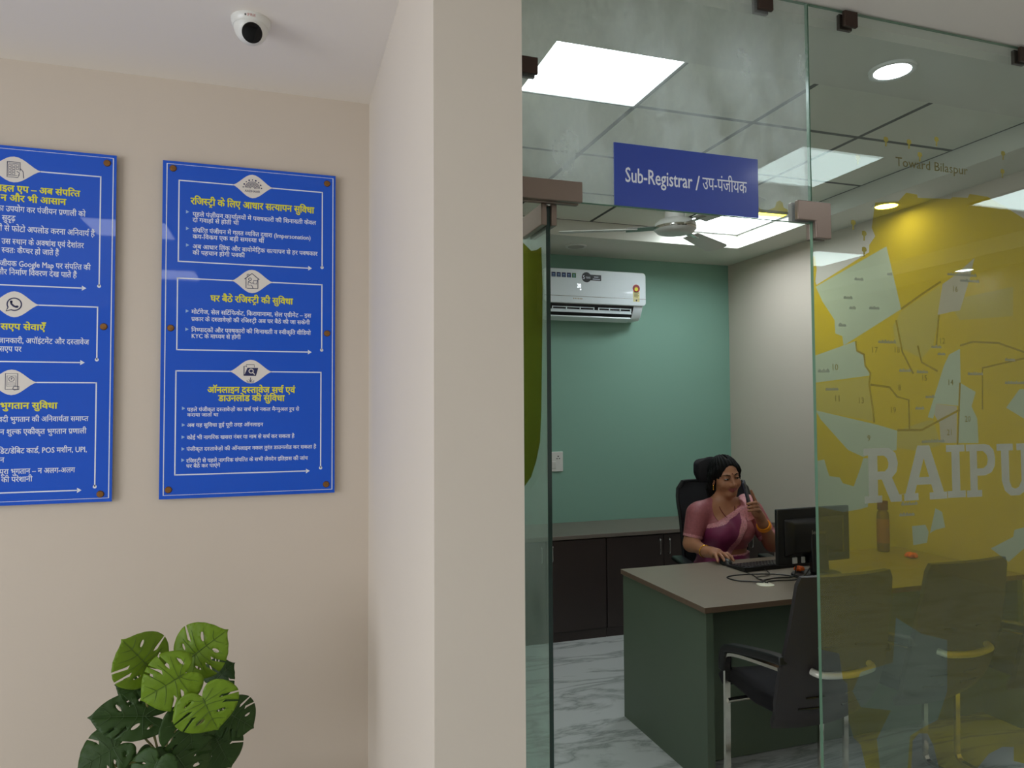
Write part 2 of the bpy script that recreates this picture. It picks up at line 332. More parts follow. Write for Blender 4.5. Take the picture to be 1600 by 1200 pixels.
BODY_R=[('पहले पंजीयन कार्यालयों में पक्षकारों की शिनाख्ती केवल', -0.3074, 0.1298, 2.2965, 0.017), ('दो गवाहों से होती थी', -0.3072, -0.149, 2.2753, 0.0167), ('संपत्ति पंजीयन में गलत व्यक्ति द्वारा (Impersonation)', -0.3068, 0.111, 2.237, 0.017), ('क्रय-विक्रय एक बड़ी समस्या थी', -0.3066, -0.0593, 2.2138, 0.0168), ('अब आधार लिंक और बायोमेट्रिक सत्यापन से हर पक्षकार', -0.3063, 0.1358, 2.1768, 0.0169), ('की पहचान होगी पक्की', -0.306, -0.1268, 2.1545, 0.0167), ('मोर्टगेज, सेल सर्टिफिकेट, किरायानामा, सेल एग्रीमेंट – इस', -0.3082, 0.113, 1.9366, 0.0164), ('प्रकार के दस्तावेज़ों की रजिस्ट्री अब घर बैठे की जा सकेगी', -0.308, 0.1084, 1.9102, 0.0159), ('निष्पादकों और पक्षकारों की शिनाख्ती व स्वीकृति वीडियो', -0.3076, 0.1121, 1.8703, 0.0163), ('KYC के माध्यम से होगी', -0.3074, -0.139, 1.8477, 0.0161), ('पहले पंजीकृत दस्तावेज़ों का सर्च एवं नकल मैन्युअल रूप से', -0.3187, 0.0712, 1.5801, 0.0142), ('कराया जाता था', -0.3185, -0.2139, 1.5614, 0.013), ('अब यह सुविधा हुई पूरी तरह ऑनलाइन', -0.3192, -0.0582, 1.5234, 0.0141), ('कोई भी नागरिक खसरा नंबर या नाम से सर्च कर सकता है', -0.3187, 0.0543, 1.4783, 0.0147), ('पंजीकृत दस्तावेज़ों की ऑनलाइन नकल तुरंत डाउनलोड कर सकता है', -0.3194, 0.1341, 1.4366, 0.0142), ('रजिस्ट्री से पहले नागरिक संपत्ति के सभी लेनदेन इतिहास की जांच', -0.32, 0.1037, 1.3941, 0.0143), ('घर बैठे कर पाएंगे', -0.3198, -0.2058, 1.3759, 0.0135)]
BUL_R=[(-0.3248, 2.3109), (-0.3242, 2.2494), (-0.3236, 2.1881), (-0.3222, 1.9458), (-0.3227, 1.8791), (-0.3311, 1.5912), (-0.3309, 1.531), (-0.3315, 1.487), (-0.3311, 1.4442), (-0.3313, 1.4038)]
HEAD_L=[('ाइल एप – अब संपत्ति', -0.9131, -0.6715, 2.3361, 0.0206), ('न और भी आसान', -0.9089, -0.7142, 2.303, 0.0205), ('सएप सेवाएँ', -0.9014, -0.77, 1.8617, 0.0197), ('भुगतान सुविधा', -0.8986, -0.7298, 1.5924, 0.0197)]
BODY_L=[('का उपयोग कर पंजीयन प्रणाली को', -0.9213, -0.6532, 2.2671, 0.0178), ('सुदृढ़', -0.904, -0.8647, 2.2348, 0.0177), ('ओं से फोटो अपलोड करना अनिवार्य हैं', -0.9257, -0.6238, 2.1987, 0.0183), ('उस स्थान के अक्षांश एवं देशांतर', -0.9036, -0.657, 2.1548, 0.0174), ('स्वतः कैप्चर हो जाते हैं', -0.9031, -0.733, 2.1243, 0.0173), ('पंजीयक Google Map पर संपत्ति की', -0.9199, -0.6351, 2.0789, 0.0173), ('और निर्माण विवरण देख पाते हैं', -0.9175, -0.6772, 2.0494, 0.0173), ('जानकारी, अपॉइंटमेंट और दस्तावेज', -0.908, -0.6365, 1.8157, 0.0168), ('सएप पर', -0.9038, -0.8394, 1.7868, 0.0166), ('वदी भुगतान की अनिवार्यता समाप्त', -0.9034, -0.6347, 1.5482, 0.0162), ('न शुल्क एकीकृत भुगतान प्रणाली', -0.8971, -0.64, 1.5055, 0.0167), ('डिट/डेबिट कार्ड, POS मशीन, UPI,', -0.9015, -0.6372, 1.4409, 0.0166), ('न', -0.8955, -0.8835, 1.4116, 0.016), ('पूरा भुगतान – न अलग-अलग', -0.8967, -0.6733, 1.3714, 0.0166), ('की परेशानी', -0.8907, -0.8003, 1.3445, 0.0165)]
SEC_R=[(-0.3538, -0.1736, -0.1017, -0.0262, 0.1532, 2.4253, 2.1324, 2.1269, 0.1158, 0.0445), (-0.3555, -0.1741, -0.1009, -0.024, 0.1529, 2.0653, 1.8128, 1.8041, 0.116, 0.0441), (-0.3573, -0.1791, -0.1024, -0.0254, 0.1507, 1.7271, 1.3616, 1.3512, 0.1109, 0.0443)]
SEC_L=[(-1.077, -0.9534, -0.8714, -0.7877, -0.6077, 2.4132, 2.0234, 2.0137, -0.6471, 0.0449), (-1.0716, -0.937, -0.8628, -0.7871, -0.6115, 1.9487, 1.7633, 1.7525, -0.6484, 0.0444), (-1.0718, -0.9424, -0.8667, -0.7896, -0.6118, 1.682, 1.3191, 1.3087, -0.652, 0.0435)]
SCREW_R=[(-0.3745, 2.4673), (0.1707, 2.4615), (-0.3764, 1.8821), (0.1728, 1.8776), (-0.378, 1.2986), (0.1713, 1.2981)]
SCREW_L=[(-0.5882, 2.4643), (-0.5916, 1.8802), (-0.5943, 1.2927)]
FILM_BASE=[(1.7455, 2.2123), (1.8372, 2.2243), (1.8697, 2.2547), (1.9137, 2.2525), (1.916, 2.2425), (2.0519, 2.2502), (2.0603, 2.2572), (2.1262, 2.2609), (2.135, 2.2743), (2.2133, 2.2717), (2.261, 2.2561), (2.3754, 2.2116), (2.6799, 2.1716), (2.9275, 1.8884), (2.9573, 1.2029), (2.8603, 0.6522), (2.5914, 0.3654), (2.3553, 0.4025), (2.2991, 0.4256), (2.2545, 0.4407), (2.2564, 0.4849), (2.2064, 0.4924), (2.1481, 0.4791), (2.0924, 0.438), (2.0498, 0.372), (1.9702, 0.3466), (1.9386, 0.4778), (1.9203, 0.5407), (1.8986, 0.5787), (1.8657, 0.5834), (1.84, 0.566), (1.8323, 0.4849), (1.8187, 0.3729), (1.6852, 0.396), (1.66, 0.512), (1.6431, 0.5817), (1.6178, 0.6058), (1.6004, 0.6566), (1.5988, 0.7665), (1.5828, 0.7796), (1.5729, 0.844), (1.5709, 0.8572), (1.5079, 0.8751), (1.5057, 1.462), (1.5051, 2.0317), (1.5132, 2.0322), (1.5192, 1.9941), (1.5136, 1.9555), (1.518, 1.9461), (1.7174, 2.0566), (1.718, 2.0784), (1.7424, 2.1079), (1.7295, 2.1328)]
FILM_PALE=[[(1.5146, 1.9402), (1.7853, 2.0789), (1.8374, 1.8857), (1.6122, 1.7668), (1.6082, 1.7957), (1.5823, 1.8027), (1.581, 1.8431), (1.5378, 1.8972)], [(1.5057, 1.7341), (1.6582, 1.7815), (1.6622, 1.7524), (1.6886, 1.7413), (1.6925, 1.7082), (1.7113, 1.685), (1.7062, 1.6772), (1.506, 1.6544)], [(1.5051, 1.5731), (1.7361, 1.527), (1.8102, 1.5084), (1.8058, 1.4495), (1.6918, 1.4366), (1.6771, 1.4312), (1.6202, 1.4537), (1.5217, 1.5466)], [(1.5071, 1.4243), (1.5326, 1.4274), (1.5411, 1.3989), (1.5499, 1.3778), (1.5872, 1.3728), (1.5985, 1.3553), (1.6386, 1.3442), (1.6654, 1.3989), (1.677, 1.4274), (1.7086, 1.4266), (1.6897, 1.2808), (1.6558, 1.2747), (1.5985, 1.2699), (1.5082, 1.2893)], [(2.0749, 1.767), (2.0284, 1.7476), (2.0058, 1.7125), (1.9333, 1.5487), (1.955, 1.5445), (1.9724, 1.5907), (2.0614, 1.5844), (2.0738, 1.6622)], [(2.0709, 1.658), (2.1369, 1.6285), (2.117, 1.5821), (2.1402, 1.5428), (2.1427, 1.4645), (2.0504, 1.4663), (2.0615, 1.5864)], [(2.3306, 1.6385), (2.2677, 1.5773), (2.3467, 1.5409), (2.4642, 1.5269), (2.4691, 1.6347)], [(1.9545, 1.2643), (1.9815, 1.251), (1.9929, 1.2024), (1.9521, 1.1968), (1.9297, 1.1881)], [(1.8588, 1.2138), (1.9126, 1.2148), (1.9247, 1.1924), (1.9171, 1.1592), (1.8619, 1.1548)], [(2.1819, 1.1243), (2.2815, 1.1552), (2.2882, 1.1776), (2.3315, 1.1835), (2.4478, 1.1643), (2.444, 1.0797), (2.3285, 1.1148), (2.2584, 1.0759)], [(1.7872, 0.9412), (1.8859, 0.8831), (1.9883, 0.853), (1.9827, 0.696), (1.9408, 0.6135), (1.8763, 0.5973), (1.8305, 0.5808), (1.8174, 0.4872), (1.7125, 0.5037), (1.703, 0.5897), (1.7589, 0.667), (1.6462, 0.6914), (1.6169, 0.7419), (1.6492, 0.7941), (1.7707, 0.8085)]]
FILM_PINK=[[(1.9671, 1.5907), (2.0546, 1.5823), (2.0493, 1.4663), (1.9839, 1.4676), (1.9807, 1.5281), (1.9607, 1.5565)], [(2.1478, 2.065), (2.1274, 2.0011), (2.0795, 1.8909), (2.0441, 1.8854), (2.0117, 1.8781), (1.9849, 1.873), (2.0084, 1.9722), (2.0591, 2.0016)]]
FILM_MID=[[(1.5059, 1.6507), (1.7061, 1.6733), (1.7168, 1.5389), (1.5039, 1.5732)], [(1.8372, 1.8797), (2.0016, 1.9698), (1.987, 1.8568), (1.963, 1.7747), (1.9146, 1.7334), (1.8134, 1.7714), (1.8027, 1.8307)], [(2.0266, 1.9197), (2.3159, 1.9788), (2.3118, 1.8805), (2.0784, 1.8598)], [(1.8102, 1.5084), (1.8085, 1.4553), (1.9048, 1.4433), (1.9837, 1.4616), (1.955, 1.5425), (1.9078, 1.533)]]
FILM_LINES=[[(1.6582, 1.7815), (1.6622, 1.7524), (1.6886, 1.7413), (1.6925, 1.7082), (1.7113, 1.685), (1.7055, 1.6518), (1.7179, 1.5739), (1.7216, 1.535)], [(1.7103, 1.6499), (1.7843, 1.6424), (1.8135, 1.6129), (1.8588, 1.603), (1.8583, 1.5097)], [(1.816, 1.851), (1.8382, 1.752), (1.8794, 1.6848)], [(1.9004, 1.7733), (1.9142, 1.7213), (1.9787, 1.6939)], [(1.9902, 1.8732), (1.9762, 1.775)], [(2.0753, 1.7773), (2.1305, 1.7909), (2.2422, 1.7894), (2.3562, 1.7622)], [(1.8102, 1.5104), (1.907, 1.509), (2.0677, 1.5721)], [(2.1635, 1.5716), (2.1687, 1.7065), (2.3553, 1.7408)], [(2.0709, 1.658), (2.0525, 1.45)], [(1.8374, 1.8857), (1.9214, 1.9355), (2.002, 1.9801)]]
FILM_NUM=[('13', 1.6676, 1.6032), ('17', 1.7233, 1.7576), ('18', 1.8105, 1.7594), ('15', 1.9177, 1.6731), ('16', 2.0549, 1.9601), ('14', 2.0252, 1.6598), ('20', 2.0937, 1.5432), ('21', 2.0169, 1.5014), ('19', 1.7897, 1.5735), ('12', 1.9953, 1.7918), ('10', 1.5725, 1.7027), ('11', 1.5795, 1.609), ('9', 1.7007, 1.4887), ('8', 1.8245, 1.6426)]
FILM_NAMES=[(1.6161, 1.9082, 0.0336), (1.6368, 1.878, 0.0241), (1.6586, 1.9667, 0.0341), (1.7122, 1.8809, 0.0396), (1.785, 1.9891, 0.0202), (1.5947, 1.8243, 0.0286), (1.7437, 1.7777, 0.07), (1.9548, 1.7665, 0.0423), (1.9804, 1.7447, 0.0319), (1.8235, 1.6902, 0.0458), (1.8923, 1.6869, 0.0467), (1.9259, 1.6089, 0.0366), (1.8834, 1.573, 0.0361), (2.1044, 1.683, 0.0662), (2.2652, 1.6551, 0.1157), (2.0295, 2.0021, 0.1259), (1.8179, 1.2786, 0.0659), (1.8094, 1.2458, 0.0605), (2.2683, 1.7309, 0.0459), (2.083, 1.9842, 0.0827), (1.9057, 1.4692, 0.094), (1.516, 1.6849, 0.042), (1.5425, 1.6318, 0.047)]
FILM_BLOB=[(1.311, 2.1729), (1.3217, 2.1588), (1.3437, 2.1549), (1.3751, 2.1669), (1.3799, 2.1825), (1.3913, 2.1891), (1.4024, 2.1825), (1.4043, 2.1694), (1.42, 2.1631), (1.4174, 2.1476), (1.4036, 2.139), (1.3102, 2.1372)]
FILM_SPOTS=[(1.6816, 2.347), (1.7931, 2.4152), (1.8854, 2.4175), (1.9994, 2.4386), (1.9285, 2.3811), (2.288, 2.4237), (2.2826, 2.3627), (1.6587, 2.1432), (1.6993, 2.1127), (1.6979, 2.0633)]
LETTERS=[('R', 1.678, 1.831, 1.2914, 1.4565), ('A', 1.8212, 2.007, 1.2922, 1.461), ('I', 2.0045, 2.082, 1.2935, 1.4603), ('P', 2.0875, 2.217, 1.2919, 1.4601), ('U', 2.2199, 2.3774, 1.2898, 1.4593), ('R', 2.3863, 2.6094, 1.2858, 1.4596)]
LEAF_FILM=[(1.9496, 2.0671), (1.9051, 2.0423), (1.873, 2.0244), (1.8313, 2.0173), (1.7911, 2.0173), (1.7836, 1.9051), (1.7923, 1.7167), (1.7999, 1.5795), (1.8115, 1.4934), (1.8427, 1.4397), (1.8853, 1.3924), (1.9631, 1.3488)]
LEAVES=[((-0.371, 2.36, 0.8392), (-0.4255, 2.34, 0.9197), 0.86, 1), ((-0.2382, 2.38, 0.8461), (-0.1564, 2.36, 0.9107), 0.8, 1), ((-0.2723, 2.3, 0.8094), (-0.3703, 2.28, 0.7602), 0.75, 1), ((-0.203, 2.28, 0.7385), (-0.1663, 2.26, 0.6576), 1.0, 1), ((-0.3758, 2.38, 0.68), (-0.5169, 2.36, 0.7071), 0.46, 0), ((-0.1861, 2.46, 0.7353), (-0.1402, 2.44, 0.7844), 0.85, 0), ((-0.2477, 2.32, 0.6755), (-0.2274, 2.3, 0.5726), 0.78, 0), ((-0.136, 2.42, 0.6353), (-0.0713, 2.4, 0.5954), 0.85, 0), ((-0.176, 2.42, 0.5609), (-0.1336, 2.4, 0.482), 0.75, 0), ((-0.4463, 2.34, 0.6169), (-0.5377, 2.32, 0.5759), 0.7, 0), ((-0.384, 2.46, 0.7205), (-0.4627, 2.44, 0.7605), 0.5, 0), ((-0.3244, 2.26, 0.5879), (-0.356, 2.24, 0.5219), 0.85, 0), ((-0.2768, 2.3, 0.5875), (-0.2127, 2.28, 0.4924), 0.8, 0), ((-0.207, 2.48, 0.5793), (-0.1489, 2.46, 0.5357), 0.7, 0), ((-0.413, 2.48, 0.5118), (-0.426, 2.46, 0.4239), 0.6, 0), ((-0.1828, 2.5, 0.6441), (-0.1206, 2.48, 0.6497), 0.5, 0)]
SIGN_TEXT=[('Sub-Registrar', 0.8878, 1.0969, 2.1964, 0.0403), ('/', 1.1071, 1.1216, 2.1935, 0.0438), ('उप-पंजीयक', 1.1299, 1.2766, 2.1982, 0.0324)]
TOWARD=('Toward Bilaspur', 1.8442, 2.1459, 2.3423, 0.0291)
# ------------------------------------------------------------------ the setting
CL, SO, RC = 2.805, 2.775, 2.884          # lobby ceiling, office soffit, office recess
GY = 1.737                                # glass line
OX0, OX1, OY1 = 0.55, 3.57, 5.10          # office extents
RX0, RX1, RY0, RY1 = 0.85, 3.25, 2.12, 4.52
LX0, LX1, LY0 = -4.5, 6.0, -4.5

def slab(name, a, b, m): return struct(MB().span(a, b).build(name, m))
slab('floor', (LX0, LY0, -0.1), (LX1, OY1 + 0.2, 0), M['marble'])
slab('wall_left', (LX0, 2.855, 0), (0.334, 3.0, CL), M['wall'])
slab('wall_center', (0.334, 1.60, 0), (OX0, OY1 + 0.2, 2.95), M['pillar'])
slab('wall_back', (OX0, OY1, 0), (OX1 + 0.2, OY1 + 0.2, 2.95), M['green'])
slab('wall_right', (OX1, GY + 0.01, 0), (OX1 + 0.2, OY1, 2.95), M['wall'])
slab('wall_far_right', (LX1, LY0, 0), (LX1 + 0.15, GY, 2.95), M['wall'])
slab('wall_front', (LX0, LY0 - 0.15, 0), (LX1, LY0, 2.95), M['wall'])
slab('wall_entrance_side', (OX1 + 0.2, GY - 0.05, 0), (LX1, GY + 0.1, 2.95), M['wall'])
w = MB(); Y_ = LY0
for x in (2.0, 3.6, 5.2): w.span((x - .03, Y_, .5), (x + .03, Y_ + .05, 2.7))
for z in (.53, 2.67): w.span((1.97, Y_, z - .03), (5.23, Y_ + .05, z + .03))
struct(w.build('added_window', M['white']))  # unseen window frame, made up to go with the added fill lamp
# far left wall with the daylight window
w = MB(); X = LX0
w.span((X - .15, LY0, 0), (X, -2.5, 2.95)); w.span((X - .15, 1.3, 0), (X, 3.0, 2.95)); w.span((X - .15, -2.5, 0), (X, 1.3, .4)); w.span((X - .15, -2.5, 2.65), (X, 1.3, 2.95))
struct(w.build('wall_far_left', M['wall']))
w = MB()
for y in (-2.48, -0.6, 1.28): w.span((X - .1, y - .03, .4), (X - .04, y + .03, 2.65))
for z in (.43, 2.62): w.span((X - .1, -2.5, z - .03), (X - .04, 1.3, z + .03))
struct(w.build('window_3', M['white']))

def holed_ceiling(zl, zh, ox0, ox1, oy0, oy1, hx0, hx1, hy0, hy1, zt):
    b = MB()
    b.span((ox0, oy0, zl), (ox1, hy0, zt)); b.span((ox0, hy1, zl), (ox1, oy1, zt)); b.span((ox0, hy0, zl), (hx0, hy1, zt)); b.span((hx1, hy0, zl), (ox1, hy1, zt)); return b
b = holed_ceiling(SO, RC, OX0, OX1, GY + 0.06, OY1, RX0, RX1, RY0, RY1, 2.95)
struct(b.build('ceiling', M['soffit']))
g = MB(); g.span((0, 0, 0), (2.4, 2.4, 0.05)); struct(g.build('ceiling', M['grid'], loc=(RX0, RY0, RC)))
b = holed_ceiling(CL, 2.93, LX0, LX1, LY0, GY + 0.06, -3.4, 5.4, -3.6, 0.75, 2.96)
b.span((LX0, GY + 0.06, CL), (0.334, 2.855, 2.96)); struct(b.build('ceiling', M['ceil']))
b = MB(); b.span((-3.4, -3.6, 2.93), (5.4, 0.75, 2.96)); struct(b.build('ceiling', M['ceil']))

# ------------------------------------------------------------------ ceiling lights
def panel(label, x, y, z, s, m, grp):
    t = thing('ceiling_light', label, 'ceiling light', (x, y, z), 0, grp)
    f = MB(); h = s / 2
    for a, b in (((-h, -h), (h, -h + .012)), ((-h, h - .012), (h, h)), ((-h, -h), (-h + .012, h)), ((h - .012, -h), (h, h))): f.span((a[0], a[1], -.012), (b[0], b[1], -.001))
    f.build('frame', M['steel_frame'], t); MB().span((-h + .012, -h + .012, -.008), (h - .012, h - .012, -.002)).build('diffuser', m, t); return t
p0 = panel('bright square ceiling panel light seen through the glass above the blue sign', RX0 + .3, RY0 + .3, RC, .586, M['panel'], 'square panel lights in the office ceiling')
dup(p0, (RX1 - .3, RY1 - .3, RC), 0, 'bright square ceiling panel light behind the ceiling fan, in the far corner of the recess')
q = None
for x, y in ((2.81, .22), (4.62, .22), (4.62, -1.75), (2.81, -1.75), (-1.05, -.15), (-1.05, -2.0)):
    lab = 'square lobby panel light seen only as a pale reflection in the glass and boards'
    if q is None: q = panel(lab, x, y, 2.93, .56, M['lpanel'], 'square panel lights of the lobby ceiling')
    else: dup(q, (x, y, 2.93), 0, lab)
def downlight(label, x, y, z, m, grp='round downlights in the office ceiling border'):
    t = thing('downlight', label, 'ceiling light', (x, y, z), 0, grp)
    MB().lathe([(.055, -.001), (.078, -.001), (.076, -.010), (.066, -.012), (.055, -.006)], n=40).build('rim', M['white'], t, True)
    MB().lathe([(.001, -.002), (.060, -.002), (.060, -.009), (.001, -.009)], n=40).build('diffuser', m, t); return t
downlight('lit round downlight glowing through the upper right glass, above the yellow map', 2.053, 1.945, SO, M['down'])
downlight('lit round downlight shining just behind the top left corner of the yellow map', 3.397, 3.285, SO, M['down'])
downlight('unlit round downlight in the dark ceiling border above the air conditioner', 2.055, 4.786, SO, M['downoff'])

downlight('lit lobby downlight mirrored as a small white oval in the yellow map', 5.79, -1.29, CL, M['down'], 'round downlights in the lobby ceiling')

# ------------------------------------------------------------------ glass partition, door
GT = 0.012; g0, g1 = GY - GT / 2, GY + GT / 2
def pane(name, x0, x1, z0, z1, mg, me):
    b = MB(); b.span((x0, g0, z0), (x1, g1, z1))
    b.m = [1, 1, 1, 1, 0, 0]       # x ends, then z ends and faces are sorted below
    b.m = [(0 if {round(b.v[i][1], 4) for i in f} in ({round(g0, 4)}, {round(g1, 4)}) else 1) for f in b.f]
    return struct(b.build(name, [mg, me]))
JX = 1.5065
tp = pane('window_1', OX0 + .003, JX - .002, 2.130, CL - .006, M['dusty'], M['gedge'])
sp_ = pane('window_2', JX + .002, OX1 + .2, 0.012, CL - .006, M['dusty2'], M['gedge'])
def clamp(par, x, z, w=.05, h=.048):
    b = MB(); b.box((x, g0 - .006, z), (w, .012, h)); b.box((x, g1 + .006, z), (w, .012, h)); b.build('clamp', M['bronzedark'], par, bevel=.002)
for x in (1.350, ): clamp(tp, x, 2.772)
for x in (1.660, 2.396, 3.1): clamp(sp_, x, 2.772)
clamp(tp, OX0 + .055, 2.4755, .062, .044)
# transom patch fitting above the door pivot
b = MB()
for y in (g0 - .008, g1 + .008): b.box((.655, y, 2.152), (.205, .016, .055))
b.build('patch_fitting', M['bronze'], tp, bevel=.0025)
# L-shaped corner patch joining transom and side pane
L = [(1.444, 2.134), (1.444, 2.192), (1.564, 2.192), (1.564, 2.083), (1.508, 2.083), (1.508, 2.134)]
b = MB(); b.prism(L, g0 - .016, g0 - .0002, 'y'); b.prism(L, g1 + .0002, g1 + .016, 'y'); b.build('corner_patch', M['bronze'], sp_, bevel=.0025)
# door leaf, swung 90 degrees into the office
dX = 0.6745
d = MB(); d.span((dX - .006, GY + .02, .012), (dX + .006, GY + .835, 2.118)); d.m = [(0 if {round(d.v[i][0], 4) for i in f} in ({round(dX - .006, 4)}, {round(dX + .006, 4)}) else 1) for f in d.f]
door = struct(d.build('door_1', [M['leafglass'], M['gshade']]))
b = MB()
for s in (-1, 1): b.box((dX + s * .014, GY + .095, 2.095), (.016, .17, .058))
b.box((dX, GY + .05, 2.122), (.02, .05, .006)); b.build('top_patch', M['bronze'], door, bevel=.0025)
b = MB()
for s in (-1, 1): b.box((dX + s * .014, GY + .095, .05), (.016, .17, .075))
b.build('bottom_patch', M['bronze'], door, bevel=.0025)
b = MB()
for s in (-1, 1):
    b.tube([(dX + s * .05, GY + .76, .82), (dX + s * .05, GY + .76, 1.25)], .014, 14)
    for z in (.9, 1.17): b.tube([(dX + s * .006, GY + .76, z), (dX + s * .05, GY + .76, z)], .009, 10)
b.build('pull_handle', M['steel'], door, True)
MB().add([(dX - .0065, y, z) for y, z in LEAF_FILM], [tuple(range(len(LEAF_FILM)))]).build('map_film', film('yellow_film_on_door', (.40, .37, .06), (.42, .40, .06), .10, 0.0), door)

# hanging sign on the transom
SX0, SX1, SZ0, SZ1 = .8555, 1.316, 2.130, 2.3015
sg = thing('door_sign', 'blue rectangular office sign with white lettering stuck on glass above the doorway', 'sign', (0, 0, 0))
sg.location = (SX0, 1.729, SZ0)
def under(o, p): o.parent = p; o.matrix_parent_inverse = p.matrix_basis.inverted(); return o
under(MB().span((SX0, 1.7275, SZ0), (SX1, 1.7305, SZ1)).build('panel', M['signblue']), sg)
ik = Ink(1.7272)
t, a, b_, z, h = SIGN_TEXT[0]; write(ik, t, a, b_, z, h * .98, .016, cap=.686)
t, a, b_, z, h = SIGN_TEXT[1]; write(ik, t, a, b_, z, h, .01, cap=.75)
t, a, b_, z, h = SIGN_TEXT[2]; write(ik, t, a, b_, z, h, .006)
under(ik.build('lettering', M['ink']), sg)

# ------------------------------------------------------------------ yellow map film on the side pane
FY = g1 + .0012; K = FY / 1.73          # stuck on the office side of the glass
def kk(L): return [(x * K, CAM_Z + (z - CAM_Z) * K) for x, z in L]
FILM_BASE = kk(FILM_BASE); FILM_PALE, FILM_PINK, FILM_MID, FILM_LINES = [[kk(p) for p in q] for q in (FILM_PALE, FILM_PINK, FILM_MID, FILM_LINES)]
FILM_SPOTS, FILM_BLOB = kk(FILM_SPOTS), kk(FILM_BLOB)
FILM_NUM = [(t,) + kk([(x, z)])[0] for t, x, z in FILM_NUM]; FILM_NAMES = [kk([(x, z)])[0] + (w,) for x, z, w in FILM_NAMES]
LETTERS = [(c, a * K, b * K, CAM_Z + (z - CAM_Z) * K, CAM_Z + (y - CAM_Z) * K) for c, a, b, z, y in LETTERS]
GLY = {'R': [[(0, 0), (.44, 0), (.44, .13), (.34, .13), (.34, .42), (.44, .42), (.66, 0), (1, 0), (1, .13), (.88, .13), (.70, .45), (.82, .55), (.86, .72), (.80, .90), (.64, 1), (0, 1), (0, .87), (.11, .87), (.11, .13), (0, .13)], [(.34, .57), (.52, .57), (.60, .63), (.62, .72), (.58, .81), (.50, .86), (.34, .86)]],
 'A': [[(0, 0), (.36, 0), (.36, .13), (.28, .13), (.33, .28), (.64, .28), (.69, .13), (.60, .13), (.60, 0), (1, 0), (1, .13), (.92, .13), (.62, 1), (.36, 1), (.08, .13), (0, .13)], [(.38, .42), (.60, .42), (.49, .76)]],
 'I': [[(0, 0), (1, 0), (1, .13), (.72, .13), (.72, .87), (1, .87), (1, 1), (0, 1), (0, .87), (.28, .87), (.28, .13), (0, .13)]],
 'P': [[(0, 0), (.5, 0), (.5, .13), (.36, .13), (.36, .40), (.62, .40), (.84, .46), (.95, .58), (.97, .72), (.92, .88), (.78, .98), (.62, 1), (0, 1), (0, .87), (.12, .87), (.12, .13), (0, .13)], [(.36, .54), (.56, .54), (.68, .60), (.72, .70), (.68, .80), (.56, .87), (.36, .87)]],
 'U': [[(.12, .87), (.12, .3), (.2, .1), (.36, 0), (.62, 0), (.78, .08), (.86, .25), (.86, .87), (1, .87), (1, 1), (.56, 1), (.56, .87), (.68, .87), (.68, .28), (.6, .16), (.5, .13), (.4, .16), (.34, .28), (.34, .87), (.46, .87), (.46, 1), (0, 1), (0, .87)]]}
def inside(p, poly):
    x, y = p; c = False; n = len(poly)
    for i in range(n):
        (x1, y1), (x2, y2) = poly[i], poly[i - 1]
        if (y1 > y) != (y2 > y) and x < (x2 - x1) * (y - y1) / (y2 - y1) + x1: c = not c
    return c
lpoly = [[(x0 + u * (x1 - x0), z0 + v * (z1 - z0)) for u, v in lp] for ch, x0, x1, z0, z1 in LETTERS for lp in GLY[ch]]
def thick(line, w):
    v = Ink(0).stroke(line, w).v; n = len(line); return [(p[0], p[2]) for p in v[:n]] + [(p[0], p[2]) for p in v[n:]][::-1]
lnp = [thick(l, .007) for l in FILM_LINES]
base_poly = [(max(JX + .004, min(x, 3.35)), max(z, .03)) for x, z in FILM_BASE]
classes = [(4, lpoly), (5, lnp), (3, FILM_PINK), (2, FILM_PALE), (1, FILM_MID), (0, [base_poly])]
vs, es = [], []
for _, ps in classes:
    for p in ps:
        o = len(vs); vs += [Vector(q) for q in p]; es += [(o + i, o + (i + 1) % len(p)) for i in range(len(p))]
rv, _, rf, _, _, _ = delaunay_2d_cdt(vs, es, [], 0, 1e-6)
fm, lt = MB(), MB(); fm.v = [(p.x, FY, p.y) for p in rv]; lt.v = list(fm.v)
for f in rf:
    c = sum((rv[i] for i in f), Vector((0, 0))) / len(f); c = (c.x, c.y); k = None
    if sum(inside(c, p) for p in lpoly) % 2: lt.f.append(tuple(f)); lt.m.append(0); continue
    for ci, ps in classes[1:]:
        if any(inside(c, p) for p in ps): k = ci; break
    if k is None or not inside(c, base_poly) and k == 5: continue
    fm.f.append(tuple(f)); fm.m.append({0: 0, 1: 1, 2: 2, 3: 3, 5: 4}[k])
def clean(o):
    bm = bmesh.new(); bm.from_mesh(o.data); bmesh.ops.delete(bm, geom=[v for v in bm.verts if not v.link_faces], context='VERTS'); bm.to_mesh(o.data); bm.free(); return o
FM = [film('yellow_film', (1.0, .76, .05), (.70, .58, .04), .11), film('mid_yellow_film', (.90, .75, .16), (.60, .56, .16), .12), film('pale_film', (.78, .90, .68), (.60, .70, .56), .16), film('pinkish_film', (.84, .78, .60), (.64, .62, .50), .16), film('ochre_line_film', (.58, .40, .02), (.55, .40, .03), .3)]
mp = tag(clean(fm.build('map_decal', FM)), 'large translucent yellow city map film stuck on the right glass pane', 'decal')
lf = clean(lt.build('map_lettering', film('white_letter_film', (.78, .76, .66), (.78, .75, .66), .36))); lf.parent = mp
OCH, WHF = film('ochre_ink_film', (.5, .36, .03), (.5, .38, .05), .55), film('white_ink_film', (.7, .7, .6), (.7, .7, .62), .5)
for t, x, z in FILM_NUM: ik = Ink(FY - .0006); write(ik, t, x - .008, x, z - .01, .018, 0.0, cap=.686, scale=.026); ik.build('map_number', OCH, mp)
t, a, b_, z, h = TOWARD; ik = Ink(FY - .0006); write(ik, t, a, b_, z, h, .005, cap=.70); ik.build('map_direction_text', OCH, mp)
